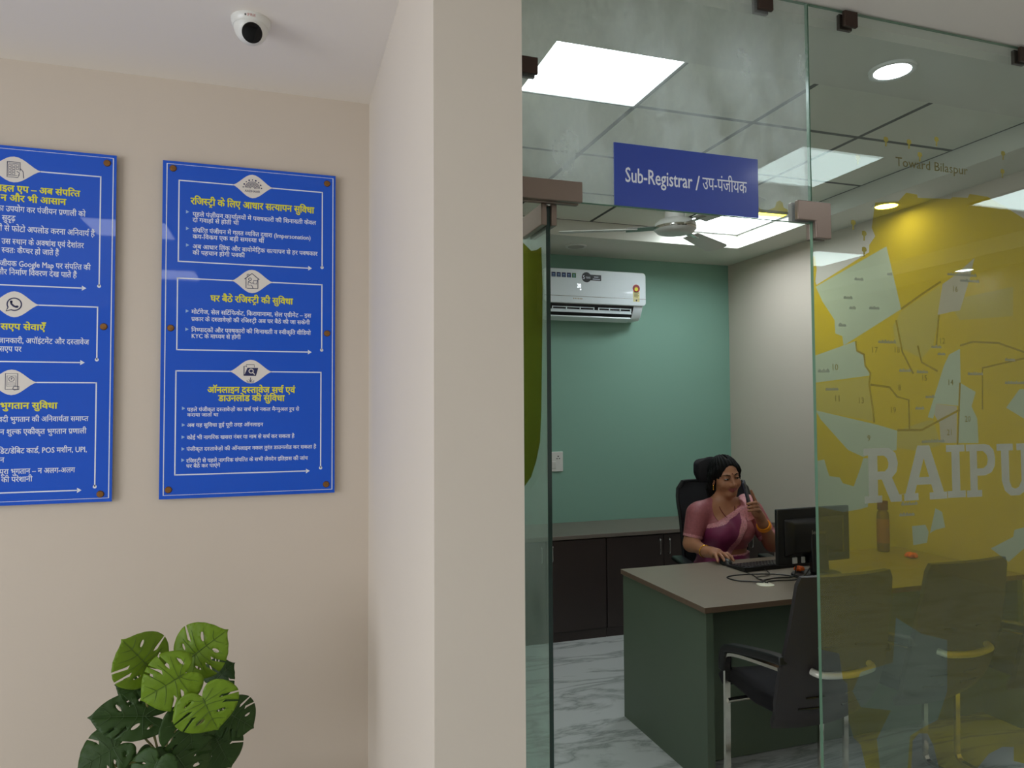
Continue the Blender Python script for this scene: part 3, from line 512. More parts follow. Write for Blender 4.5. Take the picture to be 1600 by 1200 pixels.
for x, z in FILM_SPOTS: ik = Ink(FY - .0006); ik.poly([(x - .008, z + .007), (x - .009, z - .004), (x - .003, z - .008), (x - .004, z - .022), (x + .002, z - .022), (x + .003, z - .008), (x + .010, z - .003), (x + .008, z + .006), (x, z + .009)]); ik.build('map_symbol', OCH, mp)
for x, z, w in FILM_NAMES:
    n = max(2, int(w / .011)); top = [(x + w * k / (2 * n), z + (random.uniform(.008, .013) if k % 2 else .006)) for k in range(2 * n + 1)]
    ik = Ink(FY - .0006); ik.poly([(x, z), (x + w, z)] + top[::-1]); ik.build('map_place_name', WHF, mp)
tb = MB().add([(x, FY - .0003, z) for x, z in FILM_BLOB], [tuple(range(len(FILM_BLOB)))]).build('map_decal_fragment', FM[0]); tb.parent = mp
# ------------------------------------------------------------------ notice boards
BY = 2.834
def badge(ik, xl, xc, xr, z, h, mi):
    up_, n = [], 15
    for i in range(n):
        t = -1 + 2 * i / (n - 1); x = xc + (t * (xr - xc) if t > 0 else -t * (xl - xc)); up_.append((x, h * (0.5 + 0.5 * math.cos(PI * t)) ** 0.85))
    for (x0, a), (x1, b_) in zip(up_, up_[1:]): ik.poly([(x0, z - a), (x1, z - b_), (x1, z + b_), (x0, z + a)], mi)
def section(par, s, left_line=True):
    xl, bl, bc, br, xr, zt, zd, zb, xa, h = s; w = .0042
    ik = Ink(BY - .0004)
    ik.stroke([(br - .004, zt), (xr, zt)], w); ik.stroke([(xr, zt + w / 2), (xr, zd)], w); ik.disc((xr, zd), .0062, 12)
    ik.stroke([(bl + .004, zt), (xl, zt)], w); ik.stroke([(xl, zt + w / 2), (xl, zb - w / 2)], w); ik.stroke([(xl, zb), (xa - .012, zb)], w)
    ik.poly([(xa - .014, zb - .009), (xa, zb), (xa - .014, zb + .009)])
    ik.build('section_frame', M['ink'], par)
    ik = Ink(BY - .0006); badge(ik, bl, bc, br, zt, h, 0); return ik.build('badge', M['badge'], par), (bc, zt, h)
def icon(ik, b): return ik.build('icon', M['navy'], b)
def board(label, x0, x1, border, secs, heads, body, bullets, screws):
    root = thing('notice_board', label, 'notice board', (0, 0, 0), 0, 'blue acrylic notice boards on the left wall')
    p = MB(); p.span((x0, BY, 1.2655), (x1, BY + .006, 2.4945)); p.m = [(0 if all(abs(p.v[i][1] - BY) < 1e-5 for i in f) else 1) for f in p.f]; p.build('panel', [M['blue'], M['acryl']], root)
    ik = Ink(BY - .0004); (bx0, bx1, bz0, bz1) = border; ik.stroke([(bx0, bz0), (bx1, bz0), (bx1, bz1), (bx0, bz1)], .0034, closed=True); ik.build('border_line', M['ink'], root)
    bs = [section(root, s) for s in secs]
    for h in heads:
        ik = Ink(BY - .0006); write(ik, h[0], h[1], h[2], h[3], h[4], .034); ik.build('heading_text', M['yel'], root)
    for tx in body:
        ik = Ink(BY - .0006); write(ik, tx[0], tx[1], tx[2], tx[3], tx[4], .016); ik.build('body_text', M['ink'], root)
    for x, z in bullets:
        ik = Ink(BY - .0006); ik.poly([(x - .005, z - .0065), (x + .006, z), (x - .005, z + .0065)]); ik.build('bullet_mark', M['dimink'], root)
    for x, z in screws:
        MB().lathe([(.0004, .004), (.0100, .003), (.0122, 0), (.0122, -.001), (.006, -.0016), (.006, -.021)][::-1], (x, BY - .001, z), 24, Matrix.Rotation(PI / 2, 3, 'X')).build('screw_cap', M['brass'], root, True)
    return root, bs
br_, bs = board('complete blue acrylic notice board with three white framed text sections, nearest the wall corner', -.4085, .203, (-.3945, .1930, 1.2790, 2.4835), SEC_R, HEAD_R, [(*t[:4], t[4] * .86) for t in BODY_R], BUL_R, SCREW_R)
# icons: fingerprint sun with the word under it
b, (x, z, h) = bs[0]; ik = Ink(BY - .0009)
for r in (.008, .0125, .017, .0215, .026): ik.ring((x, z - .009), r, .0022, 18, .12, PI - .12)
for k in range(9):
    a = .1 + (PI - .2) * k / 8; ik.disc((x + .0325 * math.cos(a), z - .008 + .0325 * math.sin(a)), .0032 if k % 2 else .0024, 8)
write(ik, 'AADHAAR', x - .027, x + .027, z - .0225, .0085, .012, cap=.686); icon(ik, b)
# person at a desk inside a house
b, (x, z, h) = bs[1]; ik = Ink(BY - .0009)
ik.stroke([(x - .026, z + .008), (x, z + .030), (x + .026, z + .008)], .003); ik.stroke([(x - .021, z + .01), (x - .021, z - .026)], .0024); ik.stroke([(x + .021, z + .01), (x + .021, z - .026)], .0024); ik.stroke([(x - .017, z + .018), (x - .017, z + .027), (x - .011, z + .027), (x - .011, z + .022)], .0022)
ik.ring((x - .007, z + .008), .005, .0022, 14); ik.stroke([(x - .012, z + .001), (x - .014, z - .014), (x - .001, z - .014), (x + .004, z - .026)], .0024); ik.stroke([(x - .011, z - .001), (x - .002, z - .007), (x + .006, z - .004)], .0024); ik.stroke([(x + .004, z - .009), (x + .016, z - .009), (x + .019, z + .004), (x + .006, z + .004)], .0022, closed=True); ik.stroke([(x - .018, z - .026), (x + .021, z - .026)], .0022); icon(ik, b)
# folder with magnifier and download arrow
b, (x, z, h) = bs[2]; ik = Ink(BY - .0009)
ik.poly([(x - .024, z - .016), (x + .018, z - .016), (x + .026, z + .014), (x - .012, z + .014)]); ik.stroke([(x - .024, z - .016), (x - .024, z + .020), (x - .014, z + .020)], .003); ik.stroke([(x - .016, z + .016), (x - .016, z + .026), (x + .012, z + .026), (x + .012, z + .016)], .002)
ik.stroke([(x - .001, z - .022), (x - .001, z - .036)], .0022); ik.stroke([(x - .007, z - .030), (x - .001, z - .037), (x + .005, z - .030)], .0022); ik.stroke([(x - .013, z - .032), (x - .013, z - .039), (x + .011, z - .039), (x + .011, z - .032)], .0022); icon(ik, b)
ik = Ink(BY - .0012); ik.ring((x + .001, z + .002), .0075, .003, 18); ik.stroke([(x + .007, z - .004), (x + .014, z - .011)], .0035); ik.build('icon_magnifier', M['badge'], b)

bl_, bs = board('blue acrylic notice board cut off by the left picture edge, leftmost of the two', -1.17, -.5585, (-1.156, -.5685, 1.2785, 2.4835), SEC_L, HEAD_L, BODY_L, [], SCREW_L)
b, (x, z, h) = bs[0]; ik = Ink(BY - .0009)
ik.stroke([(x - .020, z + .026), (x + .018, z + .026), (x + .018, z - .004)], .0022); ik.stroke([(x - .020, z + .026), (x - .020, z - .027), (x + .012, z - .027), (x + .015, z - .018)], .0022); ik.stroke([(x - .02, z + .021), (x + .018, z + .021)], .0014); ik.stroke([(x - .02, z - .021), (x + .010, z - .021)], .0014)
for i in range(3):
    for j in range(4):
        if i == 2 and j > 1: continue
        ik.stroke([(x - .016 + i * .0112, z + .017 - j * .0095), (x - .0085 + i * .0112, z + .017 - j * .0095), (x - .0085 + i * .0112, z + .0105 - j * .0095), (x - .016 + i * .0112, z + .0105 - j * .0095)], .0018, closed=True)
ik.stroke([(x + .019, z + .004), (x + .027, z - .005), (x + .0285, z - .028)], .0022); ik.stroke([(x + .008, z - .006), (x + .016, z - .010), (x + .015, z - .020)], .0022); icon(ik, b)
b, (x, z, h) = bs[1]; ik = Ink(BY - .0009)      # round speech bubble with a handset
ik.ring((x, z), .021, .004, 30, -2.05, 2 * PI - 2.6); ik.stroke([(x - .018, z - .011), (x - .024, z - .024), (x - .0095, z - .019)], .0036)
ik.stroke([(x - .010, z + .009), (x - .0085, z + .001), (x - .002, z - .006), (x + .007, z - .0095)], .0062); ik.disc((x - .009, z + .0085), .0042, 12); ik.disc((x + .0085, z - .008), .0042, 12); icon(ik, b)
b, (x, z, h) = bs[2]; ik = Ink(BY - .0009)
ik.stroke([(x - .018, z + .030), (x + .018, z + .030), (x + .018, z - .024), (x - .018, z - .024)], .0022, closed=True); ik.stroke([(x - .013, z + .022), (x + .013, z + .022), (x + .013, z - .014), (x - .013, z - .014)], .0014, closed=True); ik.ring((x, z + .011), .008, .0018, 18)
write(ik, '₹', x - .003, x + .003, z + .0075, .008, .01, cap=.7); ik.stroke([(x - .010, z - .002), (x + .010, z - .002), (x + .010, z - .009), (x - .010, z - .009)], .0014, closed=True); ik.stroke([(x + .004, z - .022), (x + .008, z - .012), (x + .022, z - .014), (x + .022, z - .024), (x + .008, z - .026)], .0022, closed=True); icon(ik, b)

# ------------------------------------------------------------------ dome camera on the lobby ceiling
cx, cyy, cz = -.092, 2.345, CL
t = thing('security_camera', 'white dome security camera with black lens on the lobby ceiling', 'security camera', (cx, cyy, cz))
MB().lathe([(.0595, 0), (.0595, -.004), (.056, -.020), (.0535, -.022), (.0535, -.0235)], n=48).build('base_ring', M['white'], t, True)
MB().lathe([(.052, -.0235), (.050, -.034), (.0445, -.048), (.036, -.060), (.026, -.068), (.010, -.072)], n=48).build('housing', M['white'], t, True)
dv = Vector((.09, -.80, -.55)).normalized(); R3 = rot_to(dv); c0 = Vector((.002, -.012, -.040))
MB().lathe([(.036 * math.sin(a), .036 * math.cos(a)) for a in [PI * (1 - i / 18) for i in range(13)]] + [(.0355, .006), (.0335, .018), (.0325, .026), (.030, .0285)], c0, 40, R3).build('eyeball', M['white'], t, True)
MB().lathe([(.0305, .0270), (.0300, .0300), (.027, .0315), (.001, .0335)], c0, 40, R3).build('lens', M['lens'], t, True)
# maker's mark printed on the ring, facing the camera
mk = MB()
def on_ring(ik, dz=0):
    o = MB()
    for u, _, w in ik.v:
        a = -PI / 2 + u / .0575; r = .0597 - (.0035) * ((-w) - .004) / .016; o.v.append((r * math.cos(a), r * math.sin(a), w))
    o.f = ik.f; o.m = ik.m; return o
ik = Ink(0); write(ik, 'CP PLUS', -.0105, .0150, -.0150, .0068, .01, cap=.686); on_ring(ik).build('maker_mark', M['red'], t)
ik = Ink(0); ik.rect((-.0165, -.0145), (-.0125, -.0090)); on_ring(ik).build('maker_emblem', M['black'], t)
# ------------------------------------------------------------------ air conditioner
ax0, ax1, ayf, ayb, az0, az1 = 1.845, 2.686, 4.90, OY1, 2.266, 2.628
ac = thing('air_conditioner', 'white split air conditioner with stickers high on the green wall', 'air conditioner', (2.265, OY1, az0))
def au(o): return under(o, ac)
body = [(ayb, az0), (4.985, az0), (4.955, 2.290), (4.93, 2.335), (4.915, 2.372), (4.915, 2.615), (ayb, 2.615)]
au(MB().prism(body, ax0 + .018, ax1 - .018, 'x').build('casing', M['acw'], bevel=.008))
rr = .028; pl = []
for qx, qz, a0 in ((ax1 - rr, az1 - rr, 0), (ax0 + rr, az1 - rr, PI / 2), (ax0 + rr, 2.371 + rr, PI), (ax1 - rr, 2.371 + rr, 1.5 * PI)):
    pl += [(qx + rr * math.cos(a0 + PI / 2 * k / 6), qz + rr * math.sin(a0 + PI / 2 * k / 6)) for k in range(7)]
au(MB().prism(pl, ayf, ayf + .05, 'y').build('front_panel', M['acw'], bevel=.006, seg=3))
au(MB().box((2.265, ayf - .0005, 2.424), (.835, .002, .0035)).build('panel_groove', M['steel']))
au(MB().prism([(4.912, 2.368), (4.925, 2.337), (4.95, 2.293), (4.97, 2.272), (4.99, 2.30), (4.96, 2.368)], ax0 + .05, ax1 - .10, 'x').build('air_outlet', M['black']))
au(MB().box((2.225, 4.926, 2.318), (.69, .006, .030), Matrix.Rotation(-.6, 3, 'X')).build('louver', M['acw'], bevel=.002))
au(MB().box((2.225, 4.965, 2.2665), (.69, .07, .012), Matrix.Rotation(-.35, 3, 'X')).build('louver', M['acw'], bevel=.003))
for s0, s1 in ((1.92, 2.255), (2.295, 2.565)):
    f = MB(); f.box(((s0 + s1) / 2, 4.918, 2.345), (s1 - s0, .004, .005)); f.box(((s0 + s1) / 2, 4.924, 2.328), (s1 - s0, .004, .004))
    for k in range(4): f.box((s0 + (s1 - s0) * k / 3, 4.923, 2.336), (.006, .012, .026))
    au(f.build('vane', M['acw']))
gp = mat('green_print', (60, 110, 50), .5)
for k in range(5): ik = Ink(ayf - .0012); ik.rect((1.905 + k * .041, 2.562), (1.938 + k * .041, 2.597)); au(ik.build('feature_sticker', M['navy'] if k < 4 else gp))
for k in range(5):
    x = 1.9215 + k * .041; ik = Ink(ayf - .0014)
    ik.stroke([(x - .010, 2.585), (x + .010, 2.585)], .003); ik.stroke([(x - .008, 2.576), (x, 2.58), (x + .008, 2.576)], .003); ik.stroke([(x - .010, 2.568), (x + .010, 2.568)], .0025)
    au(ik.build('sticker_print', M['dimink']))
ik = Ink(ayf - .0013); ik.rect((2.215, 2.548), (2.308, 2.592)); ik.disc((2.187, 2.570), .0385, 28); au(ik.build('warranty_sticker', M['black']))
ik = Ink(ayf - .0017); write(ik, '5', 2.155, 2.176, 2.556, .028, .01, cap=.686); write(ik, 'YEARS', 2.180, 2.219, 2.561, .014, .01, cap=.686)
for zz, a, b_ in ((2.575, 2.248, 2.285), (2.559, 2.238, 2.298)): ik.stroke([(a, zz), (b_, zz)], .005)
au(ik.build('sticker_print', M['ink']))
ik = Ink(ayf - .0013)
ik.poly([(2.575, 2.403), (2.630, 2.403), (2.630, 2.482), (2.575, 2.482)], 1); ik.disc((2.603, 2.505), .031, 24, 0)
au(ik.build('energy_label', [M['red'], mat('label_yellow', (216, 206, 140), .5)]))
ik = Ink(ayf - .0017); ik.disc((2.603, 2.500), .015, 16, 1); ik.ring((2.603, 2.503), .023, .006, 16, -.3, PI + .3, 2)
for k in range(4): ik.stroke([(2.583, 2.470 - k * .010), (2.624 - (k % 2) * .008, 2.470 - k * .010)], .004, 0)
ik.disc((2.603, 2.412), .007, 10, 0); au(ik.build('energy_print', [M['black'], M['yel'], M['dark']]))
ik = Ink(ayf - .0016); write(ik, '20', 2.110, 2.142, 2.489, .030, .012, cap=.686); ik.disc((2.139, 2.476), .005, 10)
au(ik.build('display', emit('display_glow', (.9, .95, 1), 1.6)))
ik = Ink(ayf - .0014)
for k in range(6): ik.rect((2.078 + k * .013, 2.402), (2.086 + k * .013, 2.412))
au(ik.build('maker_mark', mat('gold_print', (176, 160, 130), .4)))

# ------------------------------------------------------------------ ceiling fan
fx, fy, fz = 2.0, 3.32, 2.528
fan = thing('ceiling_fan', 'white three-bladed ceiling fan hanging in the office ceiling recess', 'fan', (fx, fy, RC))
def fu(b, n, m, **k): return under(b.build(n, m, **k), fan)
fu(MB().lathe([(.055, RC - fz), (.052, RC - fz - .04), (.03, RC - fz - .07), (.012, RC - fz - .075)], (fx, fy, fz), 28), 'canopy', M['white'], smooth=True)
fu(MB().tube([(fx, fy, RC - .05), (fx, fy, fz + .05)], .011, 14), 'downrod', M['white'], smooth=True)
fu(MB().lathe([(.03, .13), (.052, .125), (.056, .06), (.045, .05)], (fx, fy, fz), 28), 'lower_cup', M['white'], smooth=True)
fu(MB().lathe([(.02, .062), (.085, .055), (.108, .035), (.112, .018)], (fx, fy, fz), 40), 'motor_housing', M['white'], smooth=True)
fu(MB().lathe([(.112, .018), (.113, .008), (.110, .004)], (fx, fy, fz), 40), 'trim_ring', M['chrome'], smooth=True)
fu(MB().lathe([(.109, .004), (.096, -.010), (.05, -.017), (.001, -.019)], (fx, fy, fz), 40), 'motor_cover', M['white'], smooth=True)
for k, a in enumerate((math.radians(35), math.radians(155), math.radians(275))):
    R = Matrix.Rotation(a, 3, 'Z'); Tl = Matrix.Rotation(-.16, 3, 'X')
    pl = [(.20, -.045), (.58, -.066), (.615, -.055), (.622, .0), (.615, .055), (.58, .066), (.20, .045)]; b = MB(); vs = []
    for zz in (-.0018, .0018):
        for u, v in pl: p = Tl @ Vector((0, v, zz)); vs.append(R @ Vector((u, p.y, p.z)) + Vector((fx, fy, fz + .012)))
    n = len(pl); b.add(vs, [tuple(range(n)), tuple(range(n, 2 * n))] + [(i, (i + 1) % n, n + (i + 1) % n, n + i) for i in range(n)])
    bl = fu(b, 'blade', M['white'])
    b = MB(); b.ribbon([R @ Vector((u, 0, 0)) + Vector((fx, fy, fz + .02 - u * .03)) for u in (.09, .15, .26)], .05, .005, R @ Vector((0, 1, .2))); q = b.build('blade_bracket', M['steel']); q.parent = fan; q.matrix_parent_inverse = Matrix.Translation(fan.location).inverted()

# ------------------------------------------------------------------ switch plate
sw = thing('switch_plate', 'white switch and socket plate on green wall above the cabinet', 'switch', (2.0, OY1, 1.18))
under(MB().box((2.0, OY1 - .006, 1.182), (.125, .012, .15)).build('plate', M['white'], bevel=.003), sw)
under(MB().box((1.985, OY1 - .014, 1.155), (.034, .006, .055), Matrix.Rotation(.12, 3, 'X')).build('switch', M['white'], bevel=.002), sw)
b = MB()
for x, z, r in ((2.022, 1.222, .0055), (2.012, 1.205, .0045), (2.032, 1.205, .0045)): b.lathe([(r, 0), (r, .001)], (x, OY1 - .0125, z), 12, Matrix.Rotation(PI / 2, 3, 'X'))
under(b.build('socket_hole', M['black']), sw)

# ------------------------------------------------------------------ low cabinets along the green wall
CY = 4.564; CT = .716
tag(MB().span((OX0 + .004, CY - .012, CT - .026), (OX1 - .004, OY1 - .002, CT)).build('cabinet_worktop', [mat('brown_grey_laminate', (118, 108, 98), .35, var=.05)], bevel=.002), 'long grey-brown worktop lying across the low dark cabinets', 'worktop')
def cabinet(label, x0, x1):
    t = thing('low_cabinet', label, 'cabinet', ((x0 + x1) / 2, OY1, 0), 0, 'dark low cabinets under the worktop'); w = (x1 - x0)
    b = MB(); b.span((-w / 2 + .001, CY + .02 - OY1, .065), (w / 2 - .001, -.003, CT - .027)); b.build('body', M['dark'], t)
    b = MB(); b.span((-w / 2 + .001, CY + .012 - OY1, .0), (w / 2 - .001, CY + .05 - OY1, .064)); b.build('plinth', M['dark'], t)
    for s in (-1, 1):
        a, c = (-w / 2 + .004, -.003) if s < 0 else (.003, w / 2 - .004)
        d = MB().span((a, CY - OY1, .068), (c, CY + .0195 - OY1, CT - .034)).build('door', M['dark'], t, bevel=.0015)
        hx = s * .038
        h = MB().tube(smooth_path([(hx, CY - OY1 - .001, .655), (hx, CY - OY1 - .022, .648), (hx, CY - OY1 - .024, .60), (hx, CY - OY1 - .022, .552), (hx, CY - OY1 - .001, .545)], 5), .0045, 8)
        h.ell((hx, CY - OY1 - .024, .648), (.008, .006, .008), 10, 8); h.build('handle', M['steel'], d, True)
    return t
cabinet('dark brown low cabinet at the left end, mostly behind the open glass door', .556, 1.27)
cabinet('dark brown low cabinet under the green wall, left of the desk corner', 1.272, 2.169)
cabinet('dark brown low cabinet with paired steel handles beside the office chair', 2.171, 3.068)
cabinet('dark brown low cabinet in the right corner behind the seated woman', 3.07, 3.566)

# ------------------------------------------------------------------ desk
DX0, DX1, DY0, DY1, DT = 1.688, 3.52, 2.612, 3.384, .750
dk = thing('office_desk', 'olive green office desk with taupe top and cable outlet', 'desk', (2.6, 3.0, 0))
def du(o): return under(o, dk)
tp_ = MB(); tp_.span((DX0, DY0, DT - .024), (DX1, DY1, DT)); tp_.m = [(0 if all(tp_.v[i][2] > DT - 1e-4 for i in f) else 1) for f in tp_.f]
du(tp_.build('desktop', [M['top'], M['edgeb']], bevel=.0012))
du(MB().span((DX0 + .010, DY0 + .008, 0), (DX0 + .046, DY1 - .006, DT - .0245)).build('side_panel', M['deskg'], bevel=.001))
du(MB().span((DX1 - .046, DY0 + .008, 0), (DX1 - .010, DY1 - .006, DT - .0245)).build('side_panel', M['deskg'], bevel=.001))
du(MB().span((DX0 + .0465, 2.818, .004), (DX1 - .0465, 2.836, DT - .0245)).build('modesty_panel', M['deskg']))
du(MB().lathe([(.040, 0), (.040, .003), (.034, .0055), (.012, .006), (.001, .006)], (2.176, 2.857, DT), 32).build('cable_outlet', mat('cream_plastic', (226, 222, 196), .4), smooth=True))

# ------------------------------------------------------------------ things on the desk
mo = thing('computer_monitor', 'black monitor seen from behind on the desk, in front of the woman', 'monitor', (2.55, 2.97, DT), .04)
MB().box((0, 0, .195), (.455, .022, .275)).build('bezel', M['black'], mo, bevel=.006)
b = MB(); o_, i_ = [(-.19, .095), (.19, .095), (.19, .285), (-.19, .285)], [(-.15, .12), (.15, .12), (.15, .262), (-.15, .262)]
b.add([(x, -.0112, z) for x, z in o_] + [(x, -.042, z) for x, z in i_], [(4, 5, 6, 7)] + [(k, (k + 1) % 4, 4 + (k + 1) % 4, 4 + k) for k in range(4)] + [(3, 2, 1, 0)]); b.build('back_shell', M['black'], mo, bevel=.006)
MB().box((0, .0125, .20), (.43, .002, .245)).build('screen', M['lens'], mo)
b = MB(); b.box((0, -.035, .11), (.10, .03, .19), Matrix.Rotation(-.08, 3, 'X')); b.build('stand_neck', M['black'], mo, bevel=.006)
MB().lathe([(.001, .014), (.10, .013), (.125, .009), (.130, .001), (.130, 0)][::-1], (0, -.02, 0), 40, Matrix.Diagonal(Vector((1.05, .72, 1)))).build('stand_base', M['black'], mo, True)
for x in (-.128, -.076): MB().box((x, -.0125, .078), (.026 if x < -.1 else .019, .012, .030)).build('connector_plug', M['white'], mo, bevel=.002)
ik = Ink(-.0425); write(ik, 'lenovo', -.045, .045, .205, .014, .004, cap=.5); ik.build('maker_mark', M['steel'], mo)

kb = thing('keyboard', 'black computer keyboard lying on the desk beside the mouse', 'keyboard', (2.455, 3.19, DT), .05)
MB().prism([(-.075, 0), (.075, 0), (.075, .010), (-.075, .024)], -.215, .215, 'x').build('case', M['black'], kb, bevel=.002)
b = MB()
for r in range(5):
    for c in range(20):
        if 15 == c: continue
        y = -.060 + r * .026; b.box((-.196 + c * .0205, y, .0215 - (y + .075) * .0933 + .002), (.016, .020, .008))
b.build('keys', M['black'], kb)
ms = thing('computer_mouse', 'black computer mouse under the seated woman\'s right hand', 'mouse', (2.268, 3.302, DT), -.25)
MB().lathe([(1, 0), (1, .12), (.97, .35), (.85, .65), (.6, .88), (.3, .98), (.01, 1)], (0, 0, .001), 28, Matrix.Diagonal(Vector((.030, .055, .034)))).build('shell', M['black'], ms, True)
MB().ell((0, -.030, .021), (.006, .014, .012), 10, 8).build('scroll_wheel', M['steel'], ms, True)
def cable(par, pts, r=.0028, name='cable'): return under(MB().tube(smooth_path(pts, 8), r, 8).build(name, M['black'], None, True), par)
Z = DT + .003; G_ = (2.176, 2.866, DT + .0065)
ms_w = ms.matrix_basis.copy()
cable(ms, [(2.262, 3.248, Z + .008), (2.252, 3.17, Z), (2.243, 3.08, Z), (2.235, 3.02, Z), (2.205, 2.95, Z + .004), (2.178, 2.872, Z + .006)], .0022)
cable(kb, [(2.40, 3.262, Z + .008), (2.33, 3.02, Z + .003), (2.24, 2.995, Z), (2.215, 2.965, Z), (2.21, 2.92, Z + .003), (2.19, 2.868, Z + .006)], .0022)
cable(mo, [(2.422, 2.94, DT + .06), (2.41, 2.935, DT + .02), (2.385, 2.93, Z + .002), (2.32, 2.945, Z), (2.25, 2.935, Z), (2.205, 2.91, Z + .003), (2.186, 2.864, Z + .006)], .0036)
cable(mo, [(2.47, 2.90, DT + .05), (2.43, 2.90, DT + .012), (2.36, 2.885, Z), (2.27, 2.90, Z), (2.215, 2.885, Z + .004), (2.188, 2.856, Z + .007)], .0034)
cab = MB().tube(smooth_path([(2.41, 2.88, Z + .002), (2.385, 2.99, Z), (2.28, 3.045, Z), (2.16, 3.06, Z), (2.09, 3.035, Z), (2.095, 2.965, Z), (2.14, 2.92, Z + .002), (2.172, 2.868, Z + .007)], 8), .0030, 8).build('power_cable', M['black'], None, True)
tag(cab, 'black cable lying in a wide loop on the desk beside the cable outlet', 'cable')
def marigold(label, x, y, z, s, grp='orange marigold blooms on the desk'):
    b = MB(); rnd = random.Random(int(x * 1000))
    for k in range(26):
        a = rnd.uniform(0, 2 * PI); e = rnd.uniform(0, 1); r = s * .62
        b.ell((x + r * math.cos(a) * math.sqrt(1 - e * e) * 1.15, y + r * math.sin(a) * math.sqrt(1 - e * e), z + s * .36 + r * e * .55), (s * .34, s * .34, s * .30), 8, 6)
    b.ell((x, y, z + s * .42), (s * .75, s * .7, s * .42), 12, 8)
    return tag(b.build('marigold_bloom', mat('marigold_orange_%d' % int(x * 100), (240, 104, 18), .7, var=.2, scale=80), None, True), label, 'flower', grp)
marigold('small orange marigold bloom lying on the monitor stand base', 2.478, 2.985, DT + .0145, .028)
marigold('orange marigold bloom lying on the desk behind the yellow map film', 3.32, 3.10, DT, .034)
bt = thing('water_bottle', 'slim bottle with dark red cap on the desk behind the yellow map', 'bottle', (3.33, 3.30, DT))
MB().lathe([(.030, 0), (.034, .004), (.034, .20), (.030, .225), (.020, .238), (.018, .245)], n=28).build('body', mat('bottle_steel', (120, 96, 66), .35, .4), bt, True)
MB().lathe([(.0345, .05), (.0347, .052), (.0347, .185), (.0345, .187)], n=28).build('label_band', mat('bottle_label', (150, 100, 46), .5), bt, True)
MB().lathe([(.028, .238), (.029, .240), (.029, .285), (.027, .290), (.001, .291)], n=28).build('cap', mat('maroon_cap', (96, 30, 44), .4), bt, True)
# ------------------------------------------------------------------ visitor chairs (local: +y towards the desk, origin on the floor)
def grid_mesh(fn, nu, nv, th):
    """thick shell over a parametric surface; returns MB"""
    P = [[Vector(fn(i / nu, j / nv)) for j in range(nv + 1)] for i in range(nu + 1)]; b = MB(); N = (nu + 1) * (nv + 1); vs, back = [], []
    for i in range(nu + 1):
        for j in range(nv + 1):
            a = P[min(i + 1, nu)][j] - P[max(i - 1, 0)][j]; c = P[i][min(j + 1, nv)] - P[i][max(j - 1, 0)]; n = a.cross(c).normalized()
            vs.append(P[i][j]); back.append(P[i][j] + n * th)
    id_ = lambda i, j: i * (nv + 1) + j; fs = []
    for i in range(nu):
        for j in range(nv):
            q = (id_(i, j), id_(i + 1, j), id_(i + 1, j + 1), id_(i, j + 1)); fs += [q, tuple(N + k for k in q[::-1])]
    for i in range(nu): fs += [(id_(i, 0), N + id_(i, 0), N + id_(i + 1, 0), id_(i + 1, 0)), (id_(i, nv), id_(i + 1, nv), N + id_(i + 1, nv), N + id_(i, nv))]
    for j in range(nv): fs += [(id_(0, j), id_(0, j + 1), N + id_(0, j + 1), N + id_(0, j)), (id_(nu, j), N + id_(nu, j), N + id_(nu, j + 1), id_(nu, j + 1))]
    b.add(vs + back, fs); return b
def back_pt(u, v):
    z = .992 - v * .602
    hw = np.interp(v, [0, .05, .45, .62, .8, .95, 1], [.195, .210, .228, .236, .226, .196, .175])
    s = 2 * u - 1; y = -.262 + .155 * v - .02 * math.sin(PI * v) + (1 - s * s) * -.030
    if v > .8: y += (v - .8) ** 2 * 1.2
    return (s * hw, y, z)
